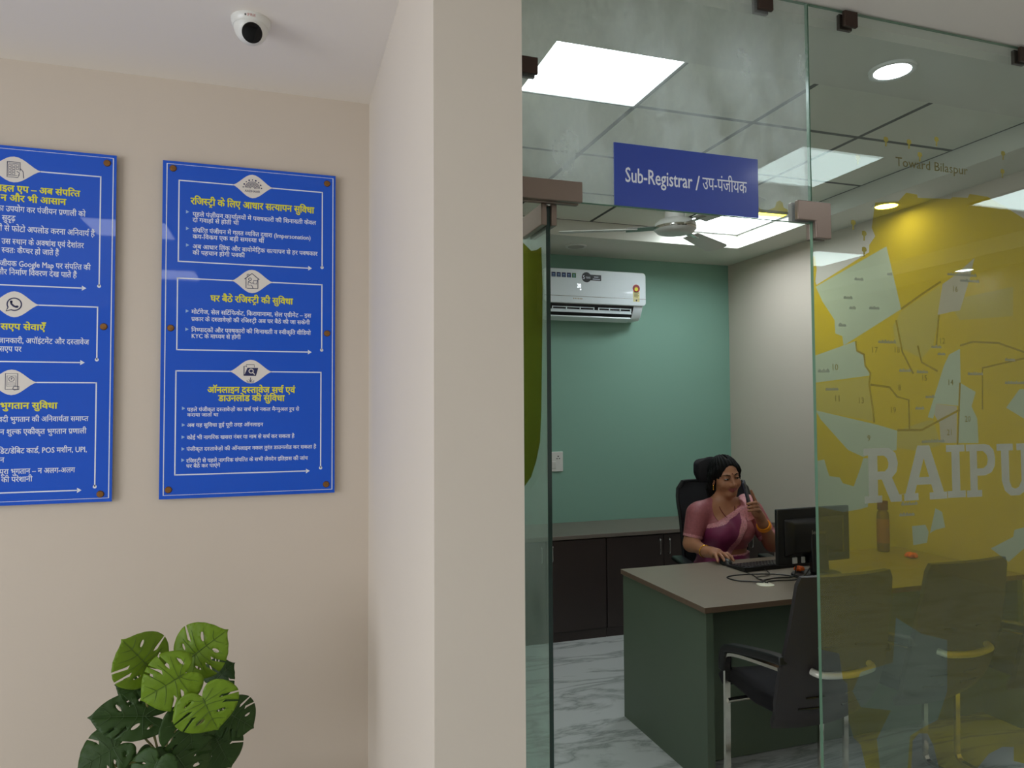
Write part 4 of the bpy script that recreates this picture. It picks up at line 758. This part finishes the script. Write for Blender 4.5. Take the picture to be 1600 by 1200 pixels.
def visitor(label):
    t = thing('visitor_chair', label, 'chair', (0, 0, 0), 0, 'black visitor chairs in front of the desk')
    grid_mesh(back_pt, 16, 20, .022).build('backrest', M['chairp'], t, True)
    def seat_pt(u, v):
        s = 2 * u - 1; hw = .150 + .070 * min(1, v * 2.6) - .010 * v; y = -.125 + .325 * v; z = .440 + .046 * math.sin(v * 1.6) + .006 * v - .010 * (1 - s * s)
        if v > .9: z -= (v - .9) * .35
        return (s * hw, y, z)
    grid_mesh(seat_pt, 12, 14, .055).build('seat', M['seatf'], t, True, bevel=.012, seg=3)
    pts = [(-.128, -.222, .650), (-.112, -.252, .645), (-.05, -.266, .642), (0, -.270, .641), (.05, -.266, .642), (.112, -.252, .645), (.128, -.222, .650)]
    MB().tube(smooth_path(pts, 4), .0125, 12).build('grab_handle', M['silver'], t, True)
    b = MB()
    for z, w in ((.735, .07), (.54, .075), (.495, .10), (.62, .05)):
        v = (.992 - z) / .602
        for s in (-1, 1):
            P = [Vector(back_pt(.5 + s * (.10 + .9 * w * k), v)) for k in (0.0, .8, 1.6, 2.4)]
            b.tube([p + Vector((0, -.003, 0)) for p in P], .0032, 6)
    b.build('back_slots', M['black'], t)
    for s in (-1, 1):
        x = s * .226; f = MB()
        path = smooth_path([(x, -.18, .655), (x, .02, .632), (x, .115, .612), (x, .138, .585), (x, .142, .52), (x, .145, .30), (x, .15, .06)], 4) + arc((x, .115, .045), .035, .2, -PI / 2, 5, (0, 1, 0), (0, 0, 1)) + [Vector((x, -.10, .010)), Vector((x, -.26, .010))]
        f.ribbon(path, .024, .012, (1, 0, 0)); f.build('leg_frame', M['chrome'], t, True)
        a = smooth_path([(x, -.205, .690), (x, -.13, .683), (x, .01, .660), (x, .11, .640), (x, .142, .622), (x, .153, .585), (x, .154, .540)], 5)
        MB().ribbon(a, .046, .030, (1, 0, 0)).build('armrest', M['black'], t, True, bevel=.008)
    MB().tube([(-.226, -.25, .012), (.226, -.25, .012)], .010, 10).build('floor_crossbar', M['chrome'], t, True)
    b = MB(); b.tube([(-.226, .14, .425), (.226, .14, .425)], .010, 10)
    b.build('seat_support', M['chrome'], t, True); return t
VY = 2.33
v0 = visitor('black visitor chair with silver grab handle, half beside and half behind the glass edge'); v0.location = (1.92, VY, 0); v0.rotation_euler = (0, 0, 0)
dup(v0, (2.515, VY + .02, 0), .03, 'black visitor chair wholly behind the yellow map, middle one of the row')
dup(v0, (3.10, VY - .02, 0), -.05, 'black visitor chair behind the yellow map at the right picture edge')

# ------------------------------------------------------------------ the woman's office chair (local: +y = facing direction)
oc = thing('office_chair', 'black high-backed office chair with headrest, holding the seated woman', 'chair', (2.575, 3.74, 0), PI - .22)
def ob(u, v):
    s = 2 * u - 1; z = 1.115 - v * .50; hw = np.interp(v, [0, .06, .2, .6, .9, 1], [.19, .222, .235, .22, .20, .18])
    return (s * hw, -.285 + .06 * math.sin(PI * v) + .055 * s * s + .02 * v, z)
grid_mesh(ob, 14, 16, .012).build('backrest', M['mesh'], oc, True)
b = MB(); rim = [ob(k / 12, 0) for k in range(13)] + [ob(1, k / 12) for k in range(1, 13)] + [ob(1 - k / 12, 1) for k in range(1, 13)] + [ob(0, 1 - k / 12) for k in range(1, 12)]
b.tube([Vector(p) for p in rim] + [Vector(rim[0])], .014, 8); b.tube([(0, -.30, 1.12), (0, -.335, .95), (0, -.31, .62), (0, -.20, .45), (0, -.05, .42)], .022, 10); b.build('back_frame', M['black'], oc, True)
def hr(u, v):
    s = 2 * u - 1; z = 1.265 - v * .15; hw = np.interp(v, [0, .15, .6, 1], [.10, .135, .14, .105]); return (s * hw, -.262 + .05 * s * s + .02 * math.sin(PI * v), z)
grid_mesh(hr, 12, 8, .035).build('headrest', M['seatf'], oc, True, sub=1)
MB().tube([(0, -.29, 1.08), (0, -.315, 1.15), (0, -.285, 1.19)], .012, 8).build('headrest_stem', M['black'], oc, True)
b = MB(); b.box((0, .03, .46), (.49, .47, .075)); b.build('seat', M['seatf'], oc, bevel=.03, seg=4)
for s in (-1, 1):
    MB().box((s * .275, .02, .665), (.075, .25, .030)).build('armrest', M['black'], oc, bevel=.012, seg=3)
    MB().tube([(s * .275, .0, .655), (s * .275, -.01, .52), (s * .255, -.01, .43), (s * .15, .0, .41)], .017, 10).build('armrest_post', M['black'], oc, True)
MB().tube([(0, 0, .42), (0, 0, .11)], .026, 16).build('gas_lift', M['steel'], oc, True)
b = MB()
for k in range(5):
    a = 2 * PI * k / 5 + .3; b.tube([(0, 0, .115), (.29 * math.cos(a), .29 * math.sin(a), .075)], [.03, .016], 10)
b.build('star_base', M['black'], oc, True)
for k in range(5):
    a = 2 * PI * k / 5 + .3; MB().lathe([(.012, -.022), (.030, -.020), (.030, .020), (.012, .022)], (.29 * math.cos(a), .29 * math.sin(a), .031), 20, Matrix.Rotation(a, 3, 'Z') @ Matrix.Rotation(PI / 2, 3, 'X')).build('caster', M['black'], oc, True)
# ------------------------------------------------------------------ sculpting with signed distances (one continuous skin)
class Sdf:
    def __init__(s, lo, hi, h):
        s.lo = np.array(lo, np.float32); s.h = h; s.n = [int((hi[i] - lo[i]) / h) + 1 for i in range(3)]; s.F = np.full(s.n, 1.0, np.float32)
    def _block(s, lo, hi):
        a = [max(0, int((lo[i] - s.lo[i]) / s.h)) for i in range(3)]; b = [min(s.n[i], int((hi[i] - s.lo[i]) / s.h) + 2) for i in range(3)]
        sl = tuple(slice(a[i], b[i]) for i in range(3))
        ax = [s.lo[i] + s.h * np.arange(a[i], b[i], dtype=np.float32) for i in range(3)]
        return sl, np.stack(np.meshgrid(*ax, indexing='ij'), -1)
    def add(s, d, lo, hi, k=.015, op='u', pad=.06):
        lo = np.array(lo) - pad; hi = np.array(hi) + pad; sl, P = s._block(lo, hi)
        if P.size == 0: return s
        D = d(P).astype(np.float32); A = s.F[sl]
        if op == 'u': hh = np.maximum(k - np.abs(A - D), 0) / k; s.F[sl] = np.minimum(A, D) - hh * hh * k * .25
        else: D = -D; hh = np.maximum(k - np.abs(A - D), 0) / k; s.F[sl] = np.maximum(A, D) + hh * hh * k * .25
        return s
    def cap(s, a, b, ra, rb=None, k=.015, op='u'):
        a, b = np.array(a, float), np.array(b, float); rb = ra if rb is None else rb; R = max(ra, rb); ab = b - a; L = ab @ ab + 1e-12
        def d(P):
            t = np.clip(((P - a) @ ab) / L, 0, 1); return np.linalg.norm(P - (a + t[..., None] * ab), axis=-1) - (ra + (rb - ra) * t)
        return s.add(d, np.minimum(a, b) - R, np.maximum(a, b) + R, k, op)
    def ell(s, c, r, k=.015, op='u', R=None):
        c = np.array(c, float); r = np.array(r, float); R = None if R is None else np.array(R, float); m = r.max()
        def d(P):
            q = P - c
            if R is not None: q = q @ R
            k0 = np.linalg.norm(q / r, axis=-1); k1 = np.linalg.norm(q / (r * r), axis=-1) + 1e-9; return k0 * (k0 - 1) / k1
        return s.add(d, c - m, c + m, k, op)
    def chain(s, pts, rs, k=.012):
        for i in range(len(pts) - 1): s.cap(pts[i], pts[i + 1], rs[i], rs[i + 1], k)
        return s
    def mesh(s, F=None):
        F = s.F if F is None else F
        import openvdb
        g = openvdb.FloatGrid(1.0); g.copyFromArray(np.ascontiguousarray(F)); p, q = g.convertToQuads(0.0)
        return np.array(p) * s.h + s.lo, np.array(q)[:, ::-1]
def sculpt(name, V, Q, mats, parent, slots=None):
    me = bpy.data.meshes.new(name); me.vertices.add(len(V)); me.vertices.foreach_set('co', np.asarray(V, np.float32).ravel())
    me.loops.add(len(Q) * 4); me.loops.foreach_set('vertex_index', Q.ravel().astype(np.int32)); me.polygons.add(len(Q)); me.polygons.foreach_set('loop_start', (np.arange(len(Q)) * 4).astype(np.int32))
    for m in mats: me.materials.append(m)
    if slots is not None: me.polygons.foreach_set('material_index', slots.astype(np.int32))
    me.update(calc_edges=True); me.validate(); me.polygons.foreach_set('use_smooth', [True] * len(me.polygons))
    o = bpy.data.objects.new(name, me); COL.objects.link(o); under(o, parent)
    sm = o.modifiers.new('smooth', 'SMOOTH'); sm.factor = .5; sm.iterations = 2; return o

pm = dict(skin=mat('brown_skin', (176, 122, 90), .5, var=.08, scale=20), lips=mat('lip_rose', (150, 76, 72), .45), hair=mat('black_hair', (7, 6, 6), .75, var=.3, scale=90, bump=.5, bscale=160, spec=.25),
          blouse=mat('pink_brocade', (162, 92, 96), .55, var=.3, scale=90), saree=mat('plum_silk', (132, 50, 88), .42, var=.12, scale=14), border=mat('pale_pink_zari', (208, 142, 146), .45, var=.55, scale=110),
          gold=mat('gold', (226, 172, 74), .25, .9), amber=mat('amber_bangle', (244, 150, 22), .3, coat=.4), eye=mat('eye_white', (150, 140, 132), .4), iris=mat('dark_iris', (24, 14, 10), .2), bindi=mat('maroon_bindi', (110, 20, 30), .5))
woman = thing('person', 'seated woman in plum pink saree holding a phone at her chin, hand on mouse', 'person', (2.5, 3.66, 0))
# --- head frame
hc = np.array([2.487, 3.612, 1.178]); f_ = Vector((-.13, -.98, -.13)).normalized(); x_ = Vector((0, 0, 1)).cross(f_).normalized(); u_ = f_.cross(x_).normalized()
rl = .13; x_, u_ = x_ * math.cos(rl) + u_ * math.sin(rl), u_ * math.cos(rl) - x_ * math.sin(rl)
HR = np.array([list(x_), list(f_), list(u_)]).T          # local (x: image right, y: forward, z: up) -> world
def hp(x, y, z): return hc + HR @ np.array([x, y, z])
def hell(S, c, r, k=.015, op='u'): return S.ell(hp(*c), r, k, op, R=HR)
def hcap(S, a, b, ra, rb=None, k=.012, op='u'): return S.cap(hp(*a), hp(*b), ra, rb, k, op)
SH_R, EL_R, WR_R = (2.312, 3.640, .968), (2.268, 3.635, .800), (2.247, 3.455, .788)
SH_L, EL_L, WR_L = (2.690, 3.640, .968), (2.752, 3.545, .785), (2.612, 3.445, .930)
def torso(S, g=0.0, low=True):
    S.ell((2.50, 3.685, .57), (.185 + g, .130 + g, .125 + g), .04); S.ell((2.50, 3.672, .715), (.150 + g, .110 + g, .14 + g), .06); S.ell((2.50, 3.655, .875), (.158 + g, .108 + g, .15 + g), .06)
    for x in (2.437, 2.563): S.ell((x, 3.568, .868), (.068 + g, .062 + g, .066 + g), .05)
    S.cap((2.335, 3.645, .972), (2.665, 3.645, .972), .052 + g, None, .05); return S
LO, HI = (2.10, 3.02, -.01), (2.90, 3.90, 1.34)
B = Sdf(LO, HI, .004); torso(B)
for s in (-1, 1):
    B.cap((2.49, 3.640, 1.045), (2.49 + s * .13, 3.645, .992), .046, .040, .04)
B.cap((2.49, 3.645, .99), (2.484, 3.622, 1.11), .048, .045, .03)
B.chain([SH_R, EL_R, WR_R], [.056, .043, .027], .03); B.chain([SH_L, EL_L, WR_L], [.054, .042, .026], .03)
for s in (-1, 1):
    hx = 2.50 + s * .09; B.chain([(hx, 3.66, .55), (hx + s * .01, 3.24, .53), (hx, 3.28, .09)], [.085, .058, .036], .04); B.cap((hx, 3.28, .05), (hx + s * .01, 3.12, .025), .036, .024, .02)
# head
hell(B, (0, -.012, .038), (.073, .092, .080)); hell(B, (0, .026, -.028), (.060, .062, .072), .03); hcap(B, (-.011, .060, -.087), (.011, .060, -.087), .019, None, .03)
for s in (-1, 1):
    hell(B, (s * .037, .058, -.026), (.025, .024, .024), .025); hcap(B, (s * .012, .081, .030), (s * .043, .066, .028), .0085, .007, .015)
    hell(B, (s * .031, .092, .010), (.017, .014, .011), .012, 'd'); hell(B, (s * .076, -.008, -.010), (.010, .018, .031), .010)
    hell(B, (s * .031, .072, .012), (.0165, .0125, .0105), .004); hell(B, (s * .0115, .093, -.029), (.0085, .010, .008), .008)
hcap(B, (0, .083, .018), (0, .103, -.020), .0075, .0095, .010); hell(B, (0, .104, -.024), (.0105, .010, .010), .008)
for s in (-1, 1): hcap(B, (0, .0885, -.0525), (s * .025, .076, -.0475), .0062, .0035, .006); hcap(B, (0, .0855, -.0625), (s * .021, .076, -.0545), .0068, .0040, .006); hcap(B, (0, .0965, -.0572), (s * .026, .0805, -.0500), .0024, .0020, .003, 'd')
# right hand resting on the mouse
B.chain([WR_R, (2.252, 3.415, .793), (2.258, 3.375, .797)], [.026, .027, .026], .02)
B.cap((2.236, 3.375, .793), (2.282, 3.378, .793), .019, .019, .02)
for k, (dx, l) in enumerate(((-.030, .84), (-.010, .98), (.011, 1.0), (.031, .92))):
    x = 2.260 + dx; z0 = .795 - abs(k - 1.5) * .002; lat = (-.014, -.004, .005, .012)[k]
    B.chain([(x - dx * .2, 3.368, z0), (x + lat * .5, 3.368 - .042 * l, z0 + .006), (x + lat, 3.368 - .072 * l, z0 - .006), (x + lat * 1.2, 3.368 - .090 * l, z0 - .022)], [.0105, .0092, .0082, .0070], .006)
B.chain([(2.285, 3.398, .789), (2.306, 3.368, .782), (2.312, 3.335, .773), (2.306, 3.312, .768)], [.013, .0105, .009, .0078], .008)
# left hand round the phone (phone axis from 2.457,3.40,1.176 down to about 2.502,3.402,1.022)
B.chain([WR_L, (2.588, 3.436, .965), (2.560, 3.425, .998)], [.026, .026, .026], .02)
B.chain([(2.556, 3.415, .985), (2.535, 3.418, 1.022)], [.023, .020], .02)
PH = [(2.550, 3.402), (2.516, 3.374), (2.480, 3.358), (2.455, 3.366)]
for k in range(3):
    z = 1.052 - .0195 * k; dx = .007 * k
    B.chain([(PH[0][0] + dx, PH[0][1], z - .010), (PH[1][0] + dx, PH[1][1], z + .004), (PH[2][0] + dx * .9, PH[2][1], z + .006), (PH[3][0] + dx * .7, PH[3][1], z + .001)], [.0105, .0095, .0086, .0075], .005)
B.chain([(2.548, 3.408, 1.036), (2.530, 3.400, 1.068), (2.513, 3.396, 1.098), (2.502, 3.394, 1.122)], [.0105, .0092, .0082, .0070], .006)
B.chain([(2.565, 3.440, .990), (2.540, 3.450, 1.020), (2.515, 3.440, 1.048), (2.500, 3.428, 1.066)], [.014, .0115, .0098, .0082], .008)
V, Q = B.mesh()
lv = (V - hc) @ HR; fc = lv[Q].mean(1)
slot = (((fc[:, 0] / .026) ** 2 + ((fc[:, 2] + .0575 - 9.0 * fc[:, 0] ** 2) / .0115) ** 2 < 1) & (fc[:, 1] > .066)).astype(int)
sculpt('body', V, Q, [pm['skin'], pm['lips']], woman, slot)
# --- hair: cap with side parting, tied behind, loose to the shoulders
Hs = Sdf((2.33, 3.45, .96), (2.65, 3.80, 1.34), .0035)
hell(Hs, (0, -.018, .042), (.083, .102, .088)); hell(Hs, (0, -.070, -.02), (.078, .055, .095), .03)
for s in (-1, 1): Hs.chain([hp(s * .070, -.015, .02), hp(s * .070, -.040, -.06), hp(s * .066, -.060, -.13)], [.022, .030, .026], .02); Hs.chain([hp(s * .060, .034, .062), hp(s * .075, .008, .030), hp(s * .080, -.018, -.012), hp(s * .076, -.040, -.060)], [.014, .017, .017, .018], .015)
Hs.chain([hp(.01, -.085, -.06), hp(.01, -.085, -.14)], [.06, .045], .03)
ax = [Hs.lo[i] + Hs.h * np.arange(Hs.n[i], dtype=np.float32) for i in range(3)]
Lc = (np.stack(np.meshgrid(*ax, indexing='ij'), -1) - hc) @ HR
th = np.arctan2(Lc[..., 0], Lc[..., 1] + .09); Hs.F = Hs.F + (.0022 * np.sin(th * 46 + Lc[..., 2] * 30) + .0012 * np.sin(th * 97 + 2)).astype(np.float32)
Hs.F = np.maximum(Hs.F, (.0045 - np.abs(Lc[..., 0] - .004) - np.maximum(0, .115 - Lc[..., 2]) * 2).astype(np.float32) * .5)      # parting
hell(Hs, (.004, .092, -.014), (.0615, .088, .099), .012, 'd'); hell(Hs, (.0, .10, -.06), (.066, .085, .085), .012, 'd')
V, Q = Hs.mesh(); sculpt('hair', V, Q, [pm['hair']], woman)
# --- eyes, brows, bindi
for s in (-1, 1):
    b = MB(); c = hp(s * .031, .0815, .0085)
    Rm = Matrix([list(HR[i]) for i in range(3)])
    b.ell(c, (.0118, .0060, .0036), 14, 10, Rm, 0); b.ell(hp(s * .031 + .002, .0845, .008), (.0056, .0042, .0040), 12, 8, Rm, 1); under(b.build('eye', [pm['eye'], pm['iris']], None, True), woman)
    under(MB().tube([hp(s * .016, .0890, .0120), hp(s * .030, .0900, .0135), hp(s * .0465, .0800, .0085)], .0024, 6).build('eyelid_line', pm['iris'], None, True), woman)
    under(MB().tube([hp(s * .013, .0905, .0300), hp(s * .030, .0855, .0355), hp(s * .049, .0690, .0300)], [.0026, .0030, .0014], 6).build('eyebrow', pm['hair'], None, True), woman)
under(MB().ell(hp(0, .0915, .040), (.0034, .002, .0034), 10, 6, Matrix([list(HR[i]) for i in range(3)])).build('bindi', pm['bindi'], None, True), woman)
e = MB(); p = hp(-.080, .002, -.040)
e.ell(p, (.004, .004, .005), 8, 6); e.ell(p + np.array([0, 0, -.011]), (.003, .003, .007), 8, 6); e.ell(p + np.array([0, 0, -.021]), (.004, .004, .005), 8, 6)
under(e.build('earring', pm['gold'], None, True), woman)
e = MB(); p = hp(.080, .002, -.040); e.ell(p, (.005, .005, .006), 8, 6); e.ell(p + np.array([0, 0, -.018]), (.005, .005, .010), 8, 6); under(e.build('earring', pm['gold'], None, True), woman)
# --- clothes
C = Sdf(LO, HI, .004); torso(C, .006); ax = [C.lo[i] + C.h * np.arange(C.n[i], dtype=np.float32) for i in range(3)]
PX, PY, PZ = ax[0][:, None, None], ax[1][None, :, None], ax[2][None, None, :]
C.cap(SH_R, tuple(np.array(SH_R) + .80 * (np.array(EL_R) - SH_R)), .065, .056, .02); C.cap(SH_L, tuple(np.array(SH_L) + .80 * (np.array(EL_L) - SH_L)), .063, .055, .02)
for s in (-1, 1): C.cap((2.49 + s * .075, 3.645, 1.018), (2.49 + s * .15, 3.645, .99), .042, .045, .03)
C.F = np.maximum(C.F, .765 - PZ)
C.ell((2.462, 3.545, .995), (.082, .13, .088), .008, 'd'); C.cap((2.487, 3.645, 1.0), (2.485, 3.62, 1.15), .074, .08, .008, 'd')
# sleeve ends cut square
for S_, E_ in ((SH_R, EL_R), (SH_L, EL_L)):
    a, e_ = np.array(S_), np.array(E_); d = (e_ - a) / np.linalg.norm(e_ - a); c = a + d * np.linalg.norm(e_ - a) * .80
    far = (PX - c[0]) * d[0] + (PY - c[1]) * d[1] + (PZ - c[2]) * d[2]
    near = np.sqrt((PX - c[0]) ** 2 + (PY - c[1]) ** 2 + (PZ - c[2]) ** 2)
    C.F = np.where(near < .10, np.maximum(C.F, far), C.F)
V, Q = C.mesh(); ce = V[Q].mean(1); sl = np.zeros(len(Q), int)
for S_, E_ in ((SH_R, EL_R), (SH_L, EL_L)):
    a, e_ = np.array(S_), np.array(E_); t = (ce - a) @ (e_ - a) / ((e_ - a) @ (e_ - a)); sl[(t > .70) & (np.linalg.norm(ce - (a + t[:, None] * (e_ - a)), axis=1) < .09)] = 1
sculpt('blouse', V, Q, [pm['blouse'], pm['border']], woman, sl)
D = Sdf(LO, HI, .004); torso(D, .013); D.cap((2.60, 3.60, .99), (2.665, 3.66, 1.005), .058, .062, .03)
ripple = .0035 * np.sin(70 * (PX * .75 + PZ * .55 + .15 * PY))
D.F = D.F + ripple
up1 = (PZ - (.878 + (PX - 2.27) * .44)) * .915          # above the chest line -> cut
up2 = (PX - (2.478 + (PZ - .743) * .4545)) * .910         # right of the falling edge -> cut
keep = np.maximum(up1, up2); over = np.maximum(np.maximum(2.575 - PX, PX - 2.705), .93 - PZ)      # the end thrown over her left shoulder
keep = np.minimum(keep, over); keep = np.minimum(keep, np.maximum(PZ - .735, -1)); keep = np.where(PY > 3.70, np.minimum(np.maximum(over, -1), PZ - .735), keep)
D.F = np.maximum(D.F, keep)
for s in (-1, 1):
    hx = 2.50 + s * .085; D.chain([(hx, 3.66, .55), (hx + s * .01, 3.22, .535), (hx, 3.27, .10)], [.125, .098, .13], .06)
D.cap((2.50, 3.25, .30), (2.50, 3.27, .10), .13, .16, .08); D.F = np.maximum(D.F, .03 - PZ)
V, Q = D.mesh(); ce = V[Q].mean(1)
d1 = (.878 + (ce[:, 0] - 2.27) * .44 - ce[:, 2]) * .915; d2 = (2.478 + (ce[:, 2] - .743) * .4545 - ce[:, 0]) * .910
sl = (((d1 < .018) | (d2 < .036)) & (ce[:, 2] > .73) & (ce[:, 1] < 3.72)).astype(int)
sculpt('saree', V, Q, [pm['saree'], pm['border']], woman, sl)
# --- jewellery
def ring_on(c, d, R, r, m, name='bangle'):
    d = Vector(d).normalized(); a = d.orthogonal().normalized(); b = d.cross(a); c = Vector(c)
    pts = [c + a * (R * math.cos(2 * PI * k / 28)) + b * (R * math.sin(2 * PI * k / 28)) for k in range(29)]
    under(MB().tube(pts, r, 8, caps=False).build(name, m, None, True), woman)
wl, el = Vector(WR_L), Vector(EL_L); dl = (el - wl).normalized()
for k in range(3): ring_on(wl + dl * (.020 + .010 * k), dl, .0345 + .001 * k, .0048, pm['amber'])
wr, er = Vector(WR_R), Vector(EL_R); dr = (er - wr).normalized(); ring_on(wr + dr * .012, dr, .0335, .0035, pm['gold'])
under(MB().tube(smooth_path([(2.435, 3.612, 1.045), (2.428, 3.585, 1.005), (2.440, 3.555, .965), (2.470, 3.535, .935), (2.495, 3.545, .955), (2.525, 3.580, 1.005), (2.530, 3.612, 1.045)], 6), .0022, 6).build('necklace', pm['bindi'], None, True), woman)
# --- the phone she holds
ph = thing('mobile_phone', 'dark slim mobile phone held upright in the woman\'s left hand', 'phone', (2.481, 3.404, 1.100))
nz_ = Vector((-.74, .67, 0)).normalized(); ax_ = Vector((-.045, 0, .154)).normalized(); sd_ = ax_.cross(nz_).normalized(); nz_ = sd_.cross(ax_)
RM = Matrix((sd_, nz_, ax_)).transposed()
MB().box((0, 0, 0), (.070, .0095, .152), RM).build('case', mat('slate_case', (44, 48, 66), .4), ph, bevel=.003)
MB().box(nz_ * .0050, (.064, .0008, .144), RM).build('screen', M['lens'], ph)
MB().box(nz_ * -.0056 + ax_ * .055 + sd_ * .018, (.020, .0025, .028), RM).build('camera_bump', M['black'], ph, bevel=.001)
# ------------------------------------------------------------------ potted monstera by the left wall
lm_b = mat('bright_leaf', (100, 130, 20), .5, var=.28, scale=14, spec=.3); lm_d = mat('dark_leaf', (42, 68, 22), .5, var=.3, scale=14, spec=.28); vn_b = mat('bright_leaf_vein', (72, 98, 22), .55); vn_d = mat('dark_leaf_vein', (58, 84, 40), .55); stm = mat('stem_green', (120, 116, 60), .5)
pl_ = thing('potted_monstera', 'artificial monstera plant with split green leaves in front of the left wall', 'plant', (-.335, 2.42, 0))
under(MB().lathe([(.001, 0), (.105, 0), (.115, .01), (.145, .27), (.150, .30), (.140, .30), (.136, .27), (.001, .265)], (-.335, 2.42, 0), 40).build('pot', mat('white_ceramic', (214, 210, 202), .3, coat=.3), smooth=True), pl_)
under(MB().lathe([(.001, .266), (.134, .266), (.13, .276), (.07, .284), (.001, .287)], (-.335, 2.42, 0), 32).build('soil', mat('dark_soil', (62, 48, 38), .95, var=.3, scale=60, bump=.6, bscale=90), smooth=True), pl_)
def leaf(att, tip, wf, bright, seed):
    rnd = random.Random(seed); A, T = Vector(att), Vector(tip); L = (T - A).length; yv = (T - A).normalized()
    view = (Vector((0, 0, CAM_Z)) - A).normalized(); n = (view + Vector((rnd.uniform(-.35, .35), 0, rnd.uniform(-.1, .5)))); n = (n - yv * n.dot(yv)).normalized(); xv = yv.cross(n)
    # heart outline in units of L, tip at (0,1), lobes behind the stalk
    half = [(0, -.16), (.10, -.34), (.26, -.46), (.46, -.46), (.66, -.33), (.82, -.10), (.90, .12), (.86, .36), (.72, .58), (.50, .76), (.26, .88), (.09, .95), (0, 1.02)]
    def dense(p, m=4):
        q = smooth_path([(a, b, 0) for a, b in p], m); return [(v.x, v.y) for v in q]
    R_ = dense(half); Lf = [(-x, y) for x, y in R_][::-1][1:-1]
    cuts = []
    for s in (-1, 1):                       # open slits running in from the margin
        for y0, y1, on in ((.02, .10, rnd.random() < .7), (.42, .30, rnd.random() < .8), (.70, .52, rnd.random() < .35)):
            if on: cuts.append((s, y0 + rnd.uniform(-.05, .05), y1))
    def edge(side): return R_ if side > 0 else [(-x, y) for x, y in R_]
    outline = [(x, y) for x, y in R_ + Lf]
    slits, holes = [], []
    for s, yo, yi in cuts:
        xo = s * 1.0; xi = s * rnd.uniform(.30, .42); slits.append([(xo, yo + .055 + abs(xo) * .18), (xi + s * .12, yi + .04), (xi, yi), (xi + s * .12, yi - .035), (xo, yo + .02 + abs(xo) * .18)])
    for s in (-1, 1):
        for cyy_, cxx in ((-.16, .40), (.16, .38), (.48, .30)):
            if rnd.random() < .62:
                a = rnd.uniform(.15, .5); c = (s * cxx, cyy_ + rnd.uniform(-.05, .05)); l, w_ = rnd.uniform(.10, .16), rnd.uniform(.026, .045)
                if any(sl[0][0] * s > 0 and abs(sl[2][1] - c[1]) < .16 for sl in slits): continue
                holes.append([(c[0] + s * (math.cos(a) * l * math.cos(t) - math.sin(a) * w_ * math.sin(t)), c[1] + math.sin(a) * l * math.cos(t) + math.cos(a) * w_ * math.sin(t)) for t in [2 * PI * k / 9 for k in range(9)]])
    vs, es = [], []
    for p in [outline] + slits + holes:
        o = len(vs); vs += [Vector(q) for q in p]; es += [(o + i, o + (i + 1) % len(p)) for i in range(len(p))]
    for i in range(-9, 10):
        for j in range(-5, 11):
            q = (i * .1 + (j % 2) * .03, j * .1 + .01)
            if inside(q, outline): vs.append(Vector(q))
    rv, _, rf, _, _, _ = delaunay_2d_cdt(vs, es, [], 0, 1e-5); b = MB(); pts = []
    bend, cup, tw = rnd.uniform(.10, .28), rnd.uniform(.10, .26), rnd.uniform(-.15, .15)
    def place(px, y, lift=0.0):
        x = px * wf / .88
        z = lift -bend * (max(y, -.2)) ** 2 - cup * x * x + .10 * abs(x) + tw * x * y + .016 * math.cos((y - abs(x) * .55) * 24) * min(1, abs(x) * 4) - .03 * math.exp(-(x / .035) ** 2)
        return A + (xv * x + yv * y + n * z) * L
    b.v = [tuple(place(p.x, p.y)) for p in rv]
    for f in rf:
        c = sum((rv[i] for i in f), Vector((0, 0))) / len(f); c = (c.x, c.y)
        if inside(c, outline) and not any(inside(c, h) for h in slits + holes): b.f.append(tuple(f)); b.m.append(0)
    b.tube([place(0, -.12 + 1.08 * k / 10, .030) for k in range(11)], [.0016 - .0001 * k for k in range(11)], 5, 1)
    for s in (-1, 1):
        for y0, y1, xe in ((-.02, -.34, .42), (.02, -.04, .68), (.12, .30, .66), (.36, .58, .50), (.60, .78, .30)):
            b.tube([place(s * xe * t, y0 + (y1 - y0) * t ** 1.3, .012 + .018 * (1 - t)) for t in (0, .25, .5, .75, 1)], [.0009, .0008, .0007, .0006, .0004], 4, 1)
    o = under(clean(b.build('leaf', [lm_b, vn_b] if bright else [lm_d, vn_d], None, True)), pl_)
    sd = o.modifiers.new('thickness', 'SOLIDIFY'); sd.thickness = .0009; return A - n * .004, yv, n
B0 = Vector((-.3333, 2.42, .30))
for k, (a, t_, wf, br) in enumerate(LEAVES):
    A, yv, n = leaf(a, t_, wf, br, 40 + k)
    mid = Vector((-.3333 + (A.x + .3333) * .12, 2.42 + (A.y - 2.42) * .2 + .01, .52)); e2 = A - n * .02 - Vector((0, 0, .05))
    if A.z < .56: mid = Vector((-.3333 + (A.x + .3333) * .2, 2.42, .40)); e2 = A - n * .03 - Vector((0, 0, .02))
    under(MB().tube(smooth_path([B0 + Vector((random.uniform(-.01, .01), random.uniform(-.01, .01), -.02)), mid, e2, A], 6), .0032, 7).build('stem', stm, None, True), pl_)
